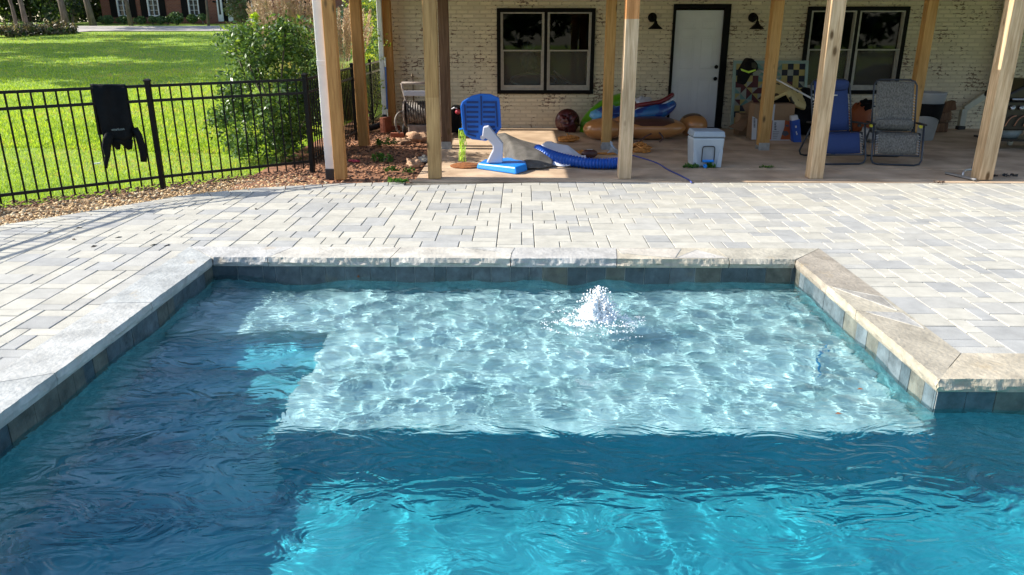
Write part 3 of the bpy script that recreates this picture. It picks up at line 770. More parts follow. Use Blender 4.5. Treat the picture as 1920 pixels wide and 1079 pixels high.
# openings (x0,x1,z0,z1)
w1 = (V(934, 100, YW).x, V(1112, 100, YW).x, V(1020, 174, YW).z, V(1020, 18, YW).z)
dr = (V(1264, 60, YW).x, V(1362, 60, YW).x, .03, V(1310, 16, YW).z)
w2 = (V(1507, 100, YW).x, V(1690, 100, YW).x, V(1590, 174, YW).z, V(1590, 15, YW).z)
wx = [-2.31, w1[0], w1[1], dr[0], dr[1], w2[0], w2[1], 12.0]
wb = MB(); TH = .12
H_ = 5.6
wb.box(wx[0], wx[1], YW, YW + TH, 0, H_); wb.box(wx[2], wx[3], YW, YW + TH, 0, H_); wb.box(wx[4], wx[5], YW, YW + TH, 0, H_); wb.box(wx[6], wx[7], YW, YW + TH, 0, H_)
for w in (w1, w2):
    wb.box(w[0], w[1], YW, YW + TH, 0, w[2]); wb.box(w[0], w[1], YW, YW + TH, w[3], H_)
wb.box(dr[0], dr[1], YW, YW + TH, dr[3], H_)
wb.box(-2.31, -2.19, YW + TH, YW + 11, 0, H_); wb.box(11.88, 12, YW + TH, YW + 11, 0, H_); wb.box(-2.19, 11.88, YW + 10.9, YW + 11, 0, H_)
wb.build('wall', WALLM, house)
rb = MB(); rb.prism([(-2.7, H_), (12.4, H_), (12.4, H_ + .1), (-2.7, H_ + .1)], YW - .4, YW + 11.4)
rb.build('roof', mat('roof_shingle', (.12, .11, .10), .9), house)
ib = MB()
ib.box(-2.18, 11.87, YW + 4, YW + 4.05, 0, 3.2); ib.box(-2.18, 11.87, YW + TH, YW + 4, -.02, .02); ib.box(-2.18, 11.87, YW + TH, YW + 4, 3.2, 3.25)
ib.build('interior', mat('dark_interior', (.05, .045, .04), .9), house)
TRIM = mat('black_trim', (.008, .008, .008), .5, (.005, .005, .005), 20, spec=.1)
ALU = mat('storm_frame', (.42, .40, .36), .5, (.34, .32, .29), 20, metal=.2)
GL = bpy.data.materials.new('window_glass'); GL.use_nodes = True
_g = GL.node_tree; _g.nodes.remove(_g.nodes['Principled BSDF'])
_t = N(_g, 'ShaderNodeBsdfTransparent'); _t.inputs[0].default_value = (.55, .58, .58, 1); _gl = N(_g, 'ShaderNodeBsdfGlossy'); _gl.inputs['Roughness'].default_value = .02
_fr = N(_g, 'ShaderNodeFresnel'); _fr.inputs[0].default_value = 1.5; _mx = N(_g, 'ShaderNodeMixShader')
_g.links.new(_fr.outputs[0], _mx.inputs[0]); _g.links.new(_t.outputs[0], _mx.inputs[1]); _g.links.new(_gl.outputs[0], _mx.inputs[2]); _g.links.new(_mx.outputs[0], _g.nodes['Material Output'].inputs[0])
SCR = bpy.data.materials.new('insect_screen'); SCR.use_nodes = True; _g = SCR.node_tree; _g.nodes['Principled BSDF'].inputs['Base Color'].default_value = (.16, .15, .13, 1); _g.nodes['Principled BSDF'].inputs['Roughness'].default_value = .8
_t = N(_g, 'ShaderNodeBsdfTransparent'); _mx = N(_g, 'ShaderNodeMixShader'); _mx.inputs[0].default_value = .40; _g.links.new(_t.outputs[0], _mx.inputs[1]); _g.links.new(_g.nodes['Principled BSDF'].outputs[0], _mx.inputs[2]); _g.links.new(_mx.outputs[0], _g.nodes['Material Output'].inputs[0])
def window(w, label):
    x0, x1, z0, z1 = w; f = MB(); t = .045; y0 = YW - .045; y1 = YW + .10
    f.box(x0 - .02, x1 + .02, y0, y1, z1 - t, z1 + .02); f.box(x0 - .02, x1 + .02, y0, y1, z0 - .02, z0 + t)
    f.box(x0 - .02, x0 + t, y0, y1, z0 + t, z1 - t); f.box(x1 - t, x1 + .02, y0, y1, z0 + t, z1 - t)
    xm = (x0 + x1) / 2; f.box(xm - .028, xm + .028, y0 + .01, y1, z0 + t, z1 - t)
    fr = f.build('window', TRIM, house, bevel=.004); fr['label'] = label
    for a, b in ((x0 + t, xm - .028), (xm + .028, x1 - t)):
        s = MB(); q = .022; ys0, ys1 = y0 + .012, y0 + .05; zm = (z0 + z1) / 2 + .02; za, zb = z0 + t, z1 - t
        s.box(a, a + q, ys0, ys1, za, zb); s.box(b - q, b, ys0, ys1, za, zb); s.box(a + q, b - q, ys0, ys1, zb - q, zb); s.box(a + q, b - q, ys0, ys1, za, za + q)
        s.box(a + q, b - q, ys0, ys1, zm - .012, zm + .012)
        s.box(a + q, a + q + .03, ys0 + .02, ys1 + .02, za + q, zm - .012); s.box(b - q - .03, b - q, ys0 + .02, ys1 + .02, za + q, zm - .012)
        s.box(a + q + .03, b - q - .03, ys0 + .02, ys1 + .02, za + q, za + q + .06)
        s.box(a + q, a + q + .018, ys0 + .024, ys1 + .024, zm + .012, zb - q); s.box(b - q - .018, b - q, ys0 + .024, ys1 + .024, zm + .012, zb - q)
        so_ = s.build('sash', ALU, house, bevel=.002); so_.parent = fr; so_.location = (0, 0, 0)
        g = MB(); g.add([(a + q, ys1 + .03, za), (b - q, ys1 + .03, za), (b - q, ys1 + .03, zb), (a + q, ys1 + .03, zb)], [(0, 1, 2, 3)])
        go = g.build('pane', GL, house); go.parent = fr
        g = MB(); g.add([(a + q + .03, ys1 + .026, za + q + .06), (b - q - .03, ys1 + .026, za + q + .06), (b - q - .03, ys1 + .026, zm - .012), (a + q + .03, ys1 + .026, zm - .012)], [(0, 1, 2, 3)])
        go = g.build('insect_screen', SCR, house); go.parent = fr
window(w1, 'black trimmed double window left of the white door')
window(w2, 'black trimmed double window behind the folding lounge chairs')
# door
dm = MB(); x0, x1, z0, z1 = dr
dm.box(x0, x1, YW + .02, YW + .06, .03, z1 - .03)
def inset_panel(mb, a, b, c, d):
    y = YW + .02; t = .022
    mb.box(a, b, y - .006, y, c, c + t * .5); mb.box(a, b, y - .006, y, d - t * .5, d); mb.box(a, a + t * .5, y - .006, y, c, d); mb.box(b - t * .5, b, y - .006, y, c, d)
    mb.box(a + t * 1.6, b - t * 1.6, y - .005, y, c + t * 1.6, d - t * 1.6)
dwd = x1 - x0 - .08; cx0 = x0 + .015
for a, b in ((.13, .43), (.56, .86)):
    for c, d in ((.20, .86), (1.0, 1.56), (1.66, 1.84)):
        inset_panel(dm, cx0 + dwd * a, cx0 + dwd * b, c * (z1 / 2.03) + .03, d * (z1 / 2.03) + .02)
DOORM = mat('door_white', (.72, .75, .78), .45, (.66, .69, .72), 3)
door = dm.build('door', DOORM, house, bevel=.003); door['label'] = 'white six panel door'
fm = MB(); fm.box(x0 - .035, x0 + .012, YW - .02, YW + .05, 0, z1); fm.box(x1 - .065, x1 + .045, YW - .03, YW + .05, 0, z1); fm.box(x0 - .035, x1 + .045, YW - .025, YW + .052, z1, z1 + .07)
o = fm.build('door_frame', TRIM, house); 
for z in (.87, 1.07):
    k = MB(); k.lathe([(.012, 0), (.012, .025), (.03, .035), (.034, .055), (.022, .07)], (0, 0, 0), 14, 'y')
    k.v = [(v[0] + x1 - .13, -abs(v[1]) + YW + .022, v[2] + z * z1 / 2.03) for v in k.v]
    kk = k.build('door_knob', TRIM, house, smooth=True); kk.parent = door
# gooseneck wall lamps
def wall_lamp(px, label):
    p = V(px, 33, YW); t = thing('wall_lamp', (p.x, YW, p.z), label, 'wall lamp', 'gooseneck wall lamps beside the door')
    b = MB(); b.lathe([(.0, 0), (.075, .001), (.078, .02), (.05, .04), (.0, .045)], (0, 0, 0), 20, 'y'); b.v = [(v[0] + p.x, YW - abs(v[1]), v[2] + p.z) for v in b.v]; b.build('wall_plate', TRIM, t, smooth=True)
    a = MB(); a.tube(smoothpath([(p.x, YW - .04, p.z + .01), (p.x, YW - .14, p.z + .05), (p.x + .02, YW - .22, p.z), (p.x + .025, YW - .23, p.z - .07)], 5), .014, 10); a.build('arm', TRIM, t, smooth=True)
    s = MB(); s.lathe([(.025, 0), (.03, -.03), (.05, -.06), (.115, -.115), (.125, -.13), (.118, -.128), (.045, -.06)], (p.x + .025, YW - .23, p.z - .06), 22); s.build('lamp_shade', TRIM, t, smooth=True)
wall_lamp(1223, 'black gooseneck wall lamp between the left window and white door')
wall_lamp(1411, 'black gooseneck wall lamp just right of the white door')
# made-up shapes behind the left window, in place of reflections in its glass
def inside(name, mb, m, label, cat): o = mb.build(name, m, smooth=True); return tag(o, label, cat)
ring = MB(); c = V(1000, 150, YW + .6)
ring.tube([(c.x + .42 * math.cos(a), YW + .6 + .1 * math.sin(a), c.z + .10 * math.sin(a)) for a in [k * math.pi / 14 for k in range(29)]], .018, 8)
inside('hoop', ring, WHITEPAINT, 'pale ring added behind the left window in place of a reflected arc', 'hoop')
bag = MB(); c = V(990, 95, YW + .5); bag.ball((c.x, YW + .5, c.z - .1), (.13, .1, .24), 14, 10, .9, 3)
inside('reflected_plastic', bag, mat('clear_plastic', (.42, .46, .55), .15, (.2, .23, .3), 14), 'crumpled plastic shape added behind the left window in place of a reflection', 'bag')
rg_ = MB(); c = V(1070, 150, YW + .7); rg_.tube(smoothpath([(c.x - .32, YW + .7, c.z + .16), (c.x - .12, YW + .7, c.z), (c.x + .1, YW + .7, c.z - .1), (c.x + .35, YW + .7, c.z - .16)]), .02, 8)
inside('reflected_arc_tube', rg_, WHITEPAINT, 'slanting pale tube added behind the left window in place of a reflected arc', 'rail')
# hose bib and riser
tp = V(774, 141, YW); tap = thing('hose_tap', (tp.x, YW, tp.z), 'brass hose tap on a thin pipe on the brick wall above the hose reel', 'tap')
b = MB(); b.tube([(tp.x, YW - .03, .3), (tp.x, YW - .03, tp.z - .02)], .012, 8); b.build('pipe', mat('old_brass', (.22, .16, .10), .4, metal=.6), tap, smooth=True)
b = MB(); b.lathe([(.0, 0), (.035, .0), (.035, .012), (.012, .014), (.012, .06)], (tp.x, YW - .075, tp.z - .03), 12); b.ball((tp.x, YW - .06, tp.z - .02), (.02, .03, .02)); b.build('valve', MATS['old_brass'], tap, smooth=True)

# ================================================================== RAISED DECK AND POSTS
HD = 2.55
deck = thing('raised_deck', (2, 11, HD), 'wooden raised deck over the patio resting on the posts', 'deck')
b = MB()
for k in range(35):
    x = -2.97 + .42 * k
    if x < 11.4: b.box(x, x + .04, 9.07, YW - .05, HD, HD + .235)
b.build('joists', POST_YEL, deck)
b = MB()
y = 9.04; k = 0
while y < YW - .06:
    b.box(-2.97, 11.5, y, y + .139, HD + .238, HD + .275); y += .145
b.build('boards', POST_GREY, deck)
b = MB(); b.box(-3.01, 11.5, 9.02, 9.06, HD, HD + .235); b.box(-3.01, -2.972, 9.062, YW - .05, HD, HD + .235); b.build('rim_beam', POST_YEL, deck)
PG = 'posts holding up the raised deck'
def post(px, py, m, label, w=.14, base=False, Y=None):
    p = P(px, py, .01)
    if Y: p = V(px, py, Y); p.z = .01
    t = thing('deck_post', (p.x, p.y, 0), label, 'post', PG)
    b = MB(); z0 = .075 if base else .013
    b.box(p.x - w / 2, p.x + w / 2, p.y - w / 2, p.y + w / 2, z0, HD - .002); o = b.build('timber', m, t, bevel=.006)
    if base:
        b = MB(); b.box(p.x - w / 2 - .004, p.x + w / 2 + .004, p.y - w / 2 - .004, p.y - w / 2, .013, .12); b.box(p.x - w / 2 - .004, p.x + w / 2 + .004, p.y + w / 2, p.y + w / 2 + .004, .013, .12)
        b.box(p.x - w / 2, p.x + w / 2, p.y - w / 2, p.y + w / 2, .05, .074); b.build('post_base', STEEL, t)
    return p
post(640, 336, POST_ORG, 'orange brown front corner post with the white downspout fixed to its left side', .13)
post(683, 273, POST_ORG, 'orange brown post standing in the clay bed beside the side fence', .15)
post(816, 334, POST_TWO, 'front post grey above and yellow below beside the blue toy hoop', .15)
post(838, 279, POST_BRN, 'dark brown post on a metal foot beside the hose reel', .14, True)
post(1136, 280, POST_YEL, 'yellow brown post on a metal foot in front of the tan inflatable', .14, True)
post(1170, 334, POST_TIP, 'pale knotty front post at the end of the blue pool hose', .15)
post(1429, 281, POST_YEL, 'yellow post on a metal foot beside the cardboard boxes', .15, True)
post(1526, 334, POST_PALE, 'pale front post left of the navy lounge chair', .16)
post(1701, 278, POST_YEL, 'yellow post between the grey lounge chair and the white bucket', .14, True)
post(1840, 336, POST_PALE, 'pale cracked front post with the squeegee at its foot', .17)
post(735, 238, POST_ORG, 'rear corner post against the left end of the brick wall', .15, Y=13.62)

def downspout(name, pts, w, d, m, label, foot=None, footm=None, loc=None):
    t = thing(name, loc or pts[0], label, 'downspout')
    b = MB()
    for a, c in zip(pts[:-1], pts[1:]): b.bar(a, c, w, d, up=(0, 1, 0))
    b.build('pipe', m, t, bevel=.008)
    if foot:
        f = MB(); f.tube(foot, .05, 14, rad=[.048 + .006 * (i % 2) for i in range(len(foot))]); f.build('black_elbow', footm, t, smooth=False)
    return t
RUB = mat('black_rubber', (.02, .02, .022), .6, (.012, .012, .013), 20)
p = P(622, 333, .01)
t = downspout('downspout', [(p.x, p.y - .02, .12), (p.x, p.y - .02, HD + .2)], .105, .085, WHITEPAINT, 'white downspout on the front corner post by the fence', loc=(p.x, p.y, 0))
b = MB(); b.bar((p.x, p.y - .02, -.01), (p.x, p.y - .02, .125), .118, .098, up=(0, 1, 0)); b.build('black_foot', RUB, t, bevel=.01)
b = MB(); b.bar((p.x, p.y - .02, 1.30), (p.x, p.y - .02, 1.36), .112, .092, up=(0, 1, 0)); b.build('joint_collar', WHITEPAINT, t, bevel=.004)
p = V(722, 226, 13.5)
downspout('downspout', [(p.x, 13.5, .22), (p.x, 13.5, HD + .2)], .08, .07, WHITEPAINT, 'thin white downspout at the rear corner of the brick wall',
          foot=smoothpath([(p.x, 13.5, .27), (p.x - .02, 13.47, .16), (p.x - .12, 13.38, .09), (p.x - .34, 13.2, .05)], 7), footm=RUB, loc=(p.x, 13.5, 0))
a, b_, c, d = V(1905, 0, 13.68), V(1856, 172, 13.68), V(1806, 205, 13.68), V(1798, 236, 13.68)
CREAM = mat('cream_downspout', (.50, .49, .41), .5, (.42, .41, .33), 5)
top = b_ + (a - b_) * 1.0
t = downspout('downspout', [(b_.x, 13.68, HD + .2), (b_.x, 13.68, b_.z), (c.x, 13.66, c.z), (d.x, 13.62, d.z)], .10, .09, CREAM, 'cream downspout bending left at the wall behind the right front post', loc=(d.x, 13.62, 0))
b = MB(); b.bar((d.x, 13.62, .02), (d.x, 13.62, d.z), .12, .11, up=(0, 1, 0)); b.build('black_foot', RUB, t)

# ================================================================== FENCE
def fence(pts, label, closed_posts=True):
    t = thing('metal_fence', (*pts[0], 0), label, 'fence', 'black metal fence round the pool')
    Ht = 1.13
    for i, (x, y) in enumerate(pts):
        b = MB(); w = .048; b.box(x - w / 2, x + w / 2, y - w / 2, y + w / 2, -.1, Ht + .03); b.box(x - w / 2 - .006, x + w / 2 + .006, y - w / 2 - .006, y + w / 2 + .006, Ht + .03, Ht + .045)
        b.hull8([(x - .033, y - .033, Ht + .045), (x + .033, y - .033, Ht + .045), (x + .033, y + .033, Ht + .045), (x - .033, y + .033, Ht + .045)],
                [(x - .012, y - .012, Ht + .062), (x + .012, y - .012, Ht + .062), (x + .012, y + .012, Ht + .062), (x - .012, y + .012, Ht + .062)])
        b.build('post', BLACK, t)
    pk = None
    for (xa, ya), (xb, yb) in zip(pts[:-1], pts[1:]):
        A = Vector((xa, ya, 0)); B = Vector((xb, yb, 0)); d = (B - A); L = d.length; d.normalize()
        for z in (Ht - .015, Ht - .17, .13):
            b = MB(); b.bar(A + d * .028 + Vector((0, 0, z)), B - d * .028 + Vector((0, 0, z)), .024, .030); b.build('rail', BLACK, t)
        n = max(2, round(L / .112)); s = L / n
        for k in range(1, n):
            q = A + d * (s * k)
            if pk is None:
                b = MB(); b.box(q.x - .007, q.x + .007, q.y - .007, q.y + .007, .045, Ht - .02); pk = b.build('picket', BLACK, t); pk0 = q
            else:
                o = pk.copy(); col.objects.link(o); o.parent = t; o.location = pk.location + (q - pk0)
    return t
fence([(-6.25, 2.4), (-6.1, 3.9), (-5.66, 5.5), (-5.26, 7.27), (-4.02, 8.36), (-2.62, 9.43)], 'black metal picket fence along the left edge of the paved deck')
fence([(-2.62, 9.46), (-2.64, 10.85), (-2.66, 12.3), (-2.68, 13.9), (-2.7, 15.7)], 'black metal picket fence running back towards the brick wall')

# wetsuit top hung over the fence
def hung():
    A = Vector((-5.26, 7.27, 0)); B = Vector((-4.02, 8.36, 0)); d = (B - A).normalized(); n = Vector((d.y, -d.x, 0))   # n towards the pool
    def onf(px, py):
        # intersect the ray with the fence plane moved 4 cm towards the camera
        o = Vector((0, 0, CAM_H)); r = ray(px, py); q = A + n * .04; t = (q - o).dot(n) / r.dot(n); return o + r * t
    t = thing('swim_shirt', onf(225, 320), 'black long sleeved swim shirt hanging over the fence rail with small pale lettering', 'shirt')
    NEO = mat('neoprene', (.006, .008, .010), .7, (.004, .005, .006), 9, .4, 25, spec=.12)
    # body outline rows: (y, xleft, xright)
    rows = [(163, 173, 236), (172, 174, 237), (190, 176, 238), (205, 180, 241), (220, 184, 246), (235, 188, 250), (245, 190, 254), (255, 192, 250), (264, 193, 247)]
    b = MB(); vs = []; NX = 16
    for y, xl, xr in rows:
        for k in range(NX + 1):
            u = k / NX; p = onf(xl + (xr - xl) * u, y)
            p += n * (.022 * noise.noise(Vector((u * 4, y * .02, 3))) + .012 * math.sin(u * 9 + y * .03))
            vs.append(p)
    m = NX + 1; b.add(vs, [(j * m + k, j * m + k + 1, (j + 1) * m + k + 1, (j + 1) * m + k) for j in range(len(rows) - 1) for k in range(NX)])
    # fold over the rail and down behind
    back = []
    for k in range(NX + 1):
        u = k / NX; p = vs[k]; back.append([p + Vector((0, 0, .02)) - n * .03, p + Vector((0, 0, .022)) - n * .06, p - n * .095 - Vector((0, 0, .05)), p - n * .10 - Vector((0, 0, .5)) + d * .0])
    o = len(b.v)
    vv = [vs[k] for k in range(NX + 1)]
    for j in range(4): vv += [back[k][j] for k in range(NX + 1)]
    b.add(vv, [((j + 1) * m + k, (j + 1) * m + k + 1, j * m + k + 1, j * m + k) for j in range(4) for k in range(NX)])
    # ragged hem: lower lobes
    def lobe(pts, th=.0):
        q = [onf(x, y) + n * .004 for x, y in pts]; b.add(q, [list(range(len(q)))])
    lobe([(193, 262), (208, 268), (218, 281), (225, 281), (226, 270), (240, 282), (248, 279), (249, 262)])
    body = b.build('body', NEO, t, smooth=True); s = body.modifiers.new('solid', 'SOLIDIFY'); s.thickness = .006; s.offset = 0
    for nm, pts in (('sleeve', [((205, 248), 7), ((200, 262), 9), ((198, 278), 8), ((200, 292), 5), ((198, 304), 3.5), ((197, 315), 3)]), ('sleeve', [((251, 240), 6), ((258, 254), 7), ((263, 270), 7), ((267, 288), 7), ((268, 303), 6)])):
        b = MB(); pth = [onf(*q) + n * .03 for q, _ in pts]; rad = [r * 7.9 / 1419 for _, r in pts]
        b.tube(pth, .04, 12, rad=rad); b.v = [tuple(Vector(v) - n * ((Vector(v) - A).dot(n) - .07) * .35) for v in b.v]
        b.build(nm, NEO, t, smooth=True)
    cu = bpy.data.curves.new('lettering', 'FONT'); cu.body = 'wimarfu.com'; cu.size = .045; cu.extrude = .0008; cu.align_x = 'LEFT'
    tmp = bpy.data.objects.new('lettering', cu); col.objects.link(tmp)
    dg = bpy.context.evaluated_depsgraph_get(); me = bpy.data.meshes.new_from_object(tmp.evaluated_get(dg)); bpy.data.objects.remove(tmp)
    me.materials.append(mat('print_pale', (.25, .34, .34), .5)); o = bpy.data.objects.new('lettering', me); col.objects.link(o); o.parent = t
    p0 = onf(207, 245) + n * .045; xw = d; zw = Vector((0, 0, 1)); yw = -n
    M = Matrix((xw, zw, n)).transposed().to_4x4(); w = max(v.co.x for v in me.vertices); M = M @ Matrix.Diagonal((.125 / w, .8, 1, 1))
    me.transform(M); o.location = p0 - t.location
hung()

# ================================================================== THINGS ON THE PATIO
def outline(mb, pts, Y, th, inner=None):
    """outline given in photo pixels, set in an upright plane at distance Y with real thickness th"""
    q = [V(x, y, Y) for x, y in pts]
    area = sum(q[i].x * q[(i + 1) % len(q)].z - q[(i + 1) % len(q)].x * q[i].z for i in range(len(q)))
    if area < 0: q = q[::-1]
    mb.prism([(v.x, v.z) for v in q], Y, Y + th); return mb
def pz(o, dz=0): return o
def blob(name, m, parent, c, r, amp=0, seed=0, rot=None, n=20, k=14):
    b = MB(); b.ball(c, r, n, k, amp, seed, rot); return b.build(name, m, parent, smooth=True)

# ---- toy basketball hoop
BLUE = mat('toy_blue', (.008, .13, .56), .35, (.008, .12, .52), 3); BLUEL = mat('toy_blue_base', (.01, .24, .78), .4, (.01, .22, .72), 3)
GREYP = mat('toy_grey', (.58, .60, .68), .4, (.54, .56, .64), 3)
hp = P(940, 326, .012)
hoop = thing('toy_basketball_hoop', (hp.x, 9.6, .012), 'blue and grey plastic toy basketball hoop with its ribbed back turned to the pool', 'basketball hoop')
b = MB(); bl = [P(893, 317, .012), P(968, 328, .012), P(989, 321, .012), P(986, 305, .012), P(906, 304, .012)]
n = len(bl); hz = [.085, .10, .10, .10, .05]; cxm = sum(p.x for p in bl) / n; cym = sum(p.y for p in bl) / n
vs = [(p.x, p.y, .014) for p in bl] + [(p.x + (cxm - p.x) * .06, p.y + (cym - p.y) * .06, h) for p, h in zip(bl, hz)]
b.add(vs, [list(range(n)), list(range(2 * n - 1, n - 1, -1))] + [[(i + 1) % n, i, n + i, n + (i + 1) % n] for i in range(n)])
b.build('base', BLUEL, hoop, bevel=.018)
b = MB(); outline(b, [(955, 303), (975, 303), (973, 310), (957, 310)], 9.45, .08)
b = MB()
A = V(914, 307, 9.58); B = V(943, 307, 9.58); C_ = V(943, 270, 9.60); D_ = V(934, 262, 9.60)
outline(b, [(912, 306), (942, 306), (943, 270), (916, 237), (906, 239), (904, 256), (914, 262), (924, 274), (924, 282)], 9.50, .13)
b.build('stem', GREYP, hoop, bevel=.012)
b = MB(); outline(b, [(863, 200), (866, 191), (884, 180), (900, 176), (920, 177), (936, 184), (938, 200), (940, 240), (932, 250), (916, 262), (912, 265), (885, 262), (872, 254), (867, 240)], 9.66, .045)
bb = b.build('backboard', BLUE, hoop, bevel=.012)
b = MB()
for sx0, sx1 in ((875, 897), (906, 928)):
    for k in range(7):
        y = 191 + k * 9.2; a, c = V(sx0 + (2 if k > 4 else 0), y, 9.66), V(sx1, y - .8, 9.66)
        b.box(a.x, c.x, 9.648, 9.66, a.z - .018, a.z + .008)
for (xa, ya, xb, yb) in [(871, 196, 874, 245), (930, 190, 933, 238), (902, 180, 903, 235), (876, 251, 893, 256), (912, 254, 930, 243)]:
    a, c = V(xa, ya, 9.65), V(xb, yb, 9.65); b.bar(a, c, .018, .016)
o = b.build('ribs_and_slot_shade', mat('toy_blue_slot_shade', (.002, .03, .16), .5, (.002, .025, .14), 3), hoop); o.parent = bb; o.location = (0, 0, 0)  # slots are raised strips with their shade painted in dark blue
b = MB(); a = V(908, 258, 9.63); b.tube([V(905, 258, 9.64), V(905, 258, 9.7)], .03, 12); b.build('pivot', GREYP, hoop)
# neon net and the rim it came from
NEON = mat('neon_cord', (.62, .85, .10), .6, (.5, .75, .06), 8)
net = thing('hoop_net', P(866, 305, .03), 'neon yellow cord net hanging beside the blue backboard', 'net')
b = MB(); rn = random.Random(4)
for k in range(9):
    x0 = 861 + k * 1.1; pts = [V(x0 + rn.uniform(-1, 1), 243, 9.72)]
    for j in range(1, 8): pts.append(V(862 + k * 1.35 + rn.uniform(-1.6, 1.6), 243 + j * 8.6, 9.72 + rn.uniform(-.02, .02)))
    b.tube(smoothpath(pts, 3), .0055, 5)
b.build('cords', NEON, net, smooth=True)
b = MB(); b.tube([V(861, 243, 9.72), V(872, 241, 9.72)], .012, 8); b.build('top_loop', BLUEL, net)
c = P(874, 311, .02); b = MB(); b.lathe([(0.0, 0), (.2, .0), (.205, .012), (.19, .02), (.0, .018)], (c.x, c.y, .013), 40)
b.v = [(c.x + (v[0] - c.x) * 1.02, c.y + (v[1] - c.y) * .95, v[2] + .004 * noise.noise(Vector((v[0] * 9, v[1] * 9, 0)))) for v in b.v]
o = b.build('coir_mat', mat('coir', (.36, .13, .035), .95, (.20, .065, .02), 26, .8, 120, stretch=(1, 1, 1)), smooth=True); tag(o, 'round rust orange mat on the concrete beside the blue hoop base', 'mat')
# ---- folded grey rug
RUG = mat('grey_rug', (.16, .148, .132), .95, (.10, .092, .08), 10, .6, 160, detail=8)
b = MB(); 
def sheet(ctrl, nu, nv, amp=.01, sd=0):
    """bilinear patch of 4 control points rows"""
    rows = len(ctrl); cols = len(ctrl[0]); vs = []
    for j in range(nv + 1):
        v = j / nv * (rows - 1); j0 = min(int(v), rows - 2); fv = v - j0
        for i in range(nu + 1):
            u = i / nu * (cols - 1); i0 = min(int(u), cols - 2); fu = u - i0
            p = (Vector(ctrl[j0][i0]) * (1 - fu) + Vector(ctrl[j0][i0 + 1]) * fu) * (1 - fv) + (Vector(ctrl[j0 + 1][i0]) * (1 - fu) + Vector(ctrl[j0 + 1][i0 + 1]) * fu) * fv
            q = noise.noise_vector(p * 5 + Vector((sd, 0, 0))) * amp; vs.append(p + q)
    w = nu + 1
    return vs, [(j * w + i, j * w + i + 1, (j + 1) * w + i + 1, (j + 1) * w + i) for j in range(nv) for i in range(nu)]
def thick(o, t, sub=0):
    m = o.modifiers.new('solid', 'SOLIDIFY'); m.thickness = t; m.offset = 0
    if sub: m = o.modifiers.new('sub', 'SUBSURF'); m.levels = sub; m.render_levels = sub
    return o
vs, fs = sheet([[V(932, 252, 10.7), V(946, 249, 10.8), V(972, 262, 10.9), V(1008, 272, 10.7), V(1030, 288, 10.3)],
                [V(940, 275, 10.35), V(958, 268, 10.1), V(985, 275, 10.0), V(1012, 287, 9.9), V(1037, 300, 9.85)],
                [P(948, 300, .03), P(968, 312, .03), P(990, 317, .03), P(1012, 316, .03), P(1036, 313, .03)]], 24, 14, .012)
b.add(vs, fs); o = thick(b.build('folded_rug', RUG, smooth=True), .018, 1); tag(o, 'folded grey rug leaning in a heap behind the blue hoop base', 'rug')
# ---- white sheet and blue pool hose
SHEET = mat('white_sheet', (.66, .68, .76), .8, (.58, .6, .68), 4)
vs, fs = sheet([[V(1006, 276, 10.5), V(1024, 263, 10.5), V(1034, 262, 10.5), V(1056, 274, 10.45), V(1084, 284, 10.3), V(1102, 292, 10.2)],
                [V(1006, 290, 10.2), V(1022, 284, 10.1), V(1040, 288, 10.1), V(1058, 294, 10.0), V(1082, 300, 9.95), V(1100, 303, 9.95)],
                [P(1030, 312, .02), P(1042, 312, .02), P(1052, 313, .02), P(1062, 314, .02), P(1072, 314, .02), P(1086, 311, .02)]], 36, 18, .045, 4)
b = MB(); b.add(vs, fs); o = thick(b.build('white_sheet', SHEET, smooth=True), .004, 1); tag(o, 'crumpled white sheet lying beneath the ribbed blue hose', 'sheet')
hs = smoothpath([P(1008, 281, .16), P(1030, 291, .13), P(1062, 300, .10), P(1100, 306, .085), P(1135, 307, .085), P(1162, 306, .085)], 26)
b = MB(); b.tube(hs, .07, 18, rad=[.066 + .009 * (math.sin(i * 1.57) if i % 2 else -.6) for i in range(len(hs))])
o = b.build('pool_hose', mat('hose_blue', (.012, .10, .48), .35, (.01, .09, .42), 3), smooth=False); tag(o, 'thick ribbed blue hose lying between the folded rug and the pale post', 'hose')
# ---- football
fo = P(1105, 291, .06); football = thing('football', (fo.x, fo.y, .012), 'dark brown toy football on the concrete behind the blue hose', 'football')
rot = Matrix.Rotation(R(15), 3, 'Z'); b = MB(); b.lathe([(.002, -.12), (.03, -.105), (.055, -.06), (.066, 0), (.055, .06), (.03, .105), (.002, .12)], (fo.x, fo.y, .078), 20, 'x', tilt=rot); b.build('ball', mat('football_brown', (.09, .03, .022), .5, (.07, .022, .016), 9), football, smooth=True)
b = MB(); b.box(fo.x - .04, fo.x + .04, fo.y - .03, fo.y - .022, .138, .143); b.build('laces', WHITEPAINT, football)
# ---- orange rope tangles
ROPE = mat('orange_rope', (.66, .29, .07), .9, (.45, .18, .04), 30)
def tangle(px, py, w, d, h, n, label, sd, r=.006):
    c = P(px, py, .012); rs = random.Random(sd); b = MB(); pts = [Vector((c.x, c.y, .02))]
    for k in range(n):
        a = k * 1.9 + rs.random() * 1.8; q = rs.random() ** .5
        pts.append(Vector((c.x + w * q * math.cos(a), c.y + d * q * math.sin(a), .018 + h * rs.random() * (1 - q * .6))))
    b.tube(smoothpath(pts, 6), r, 5); o = b.build('rope', ROPE, smooth=True); return tag(o, label, 'rope', 'orange rope on the patio')
tangle(1198, 284, .17, .22, .16, 90, 'thick tangle of orange rope right of the pale knotty post', 1, .011)
tangle(1066, 266, .17, .15, .14, 40, 'small tangle of orange rope behind the white sheet', 2, .010)
tangle(1092, 288, .12, .1, .05, 18, 'few loose orange rope loops left of the brown football', 3, .009)
tangle(1142, 290, .20, .06, .03, 26, 'flat run of orange rope between football and pale post', 5, .009)
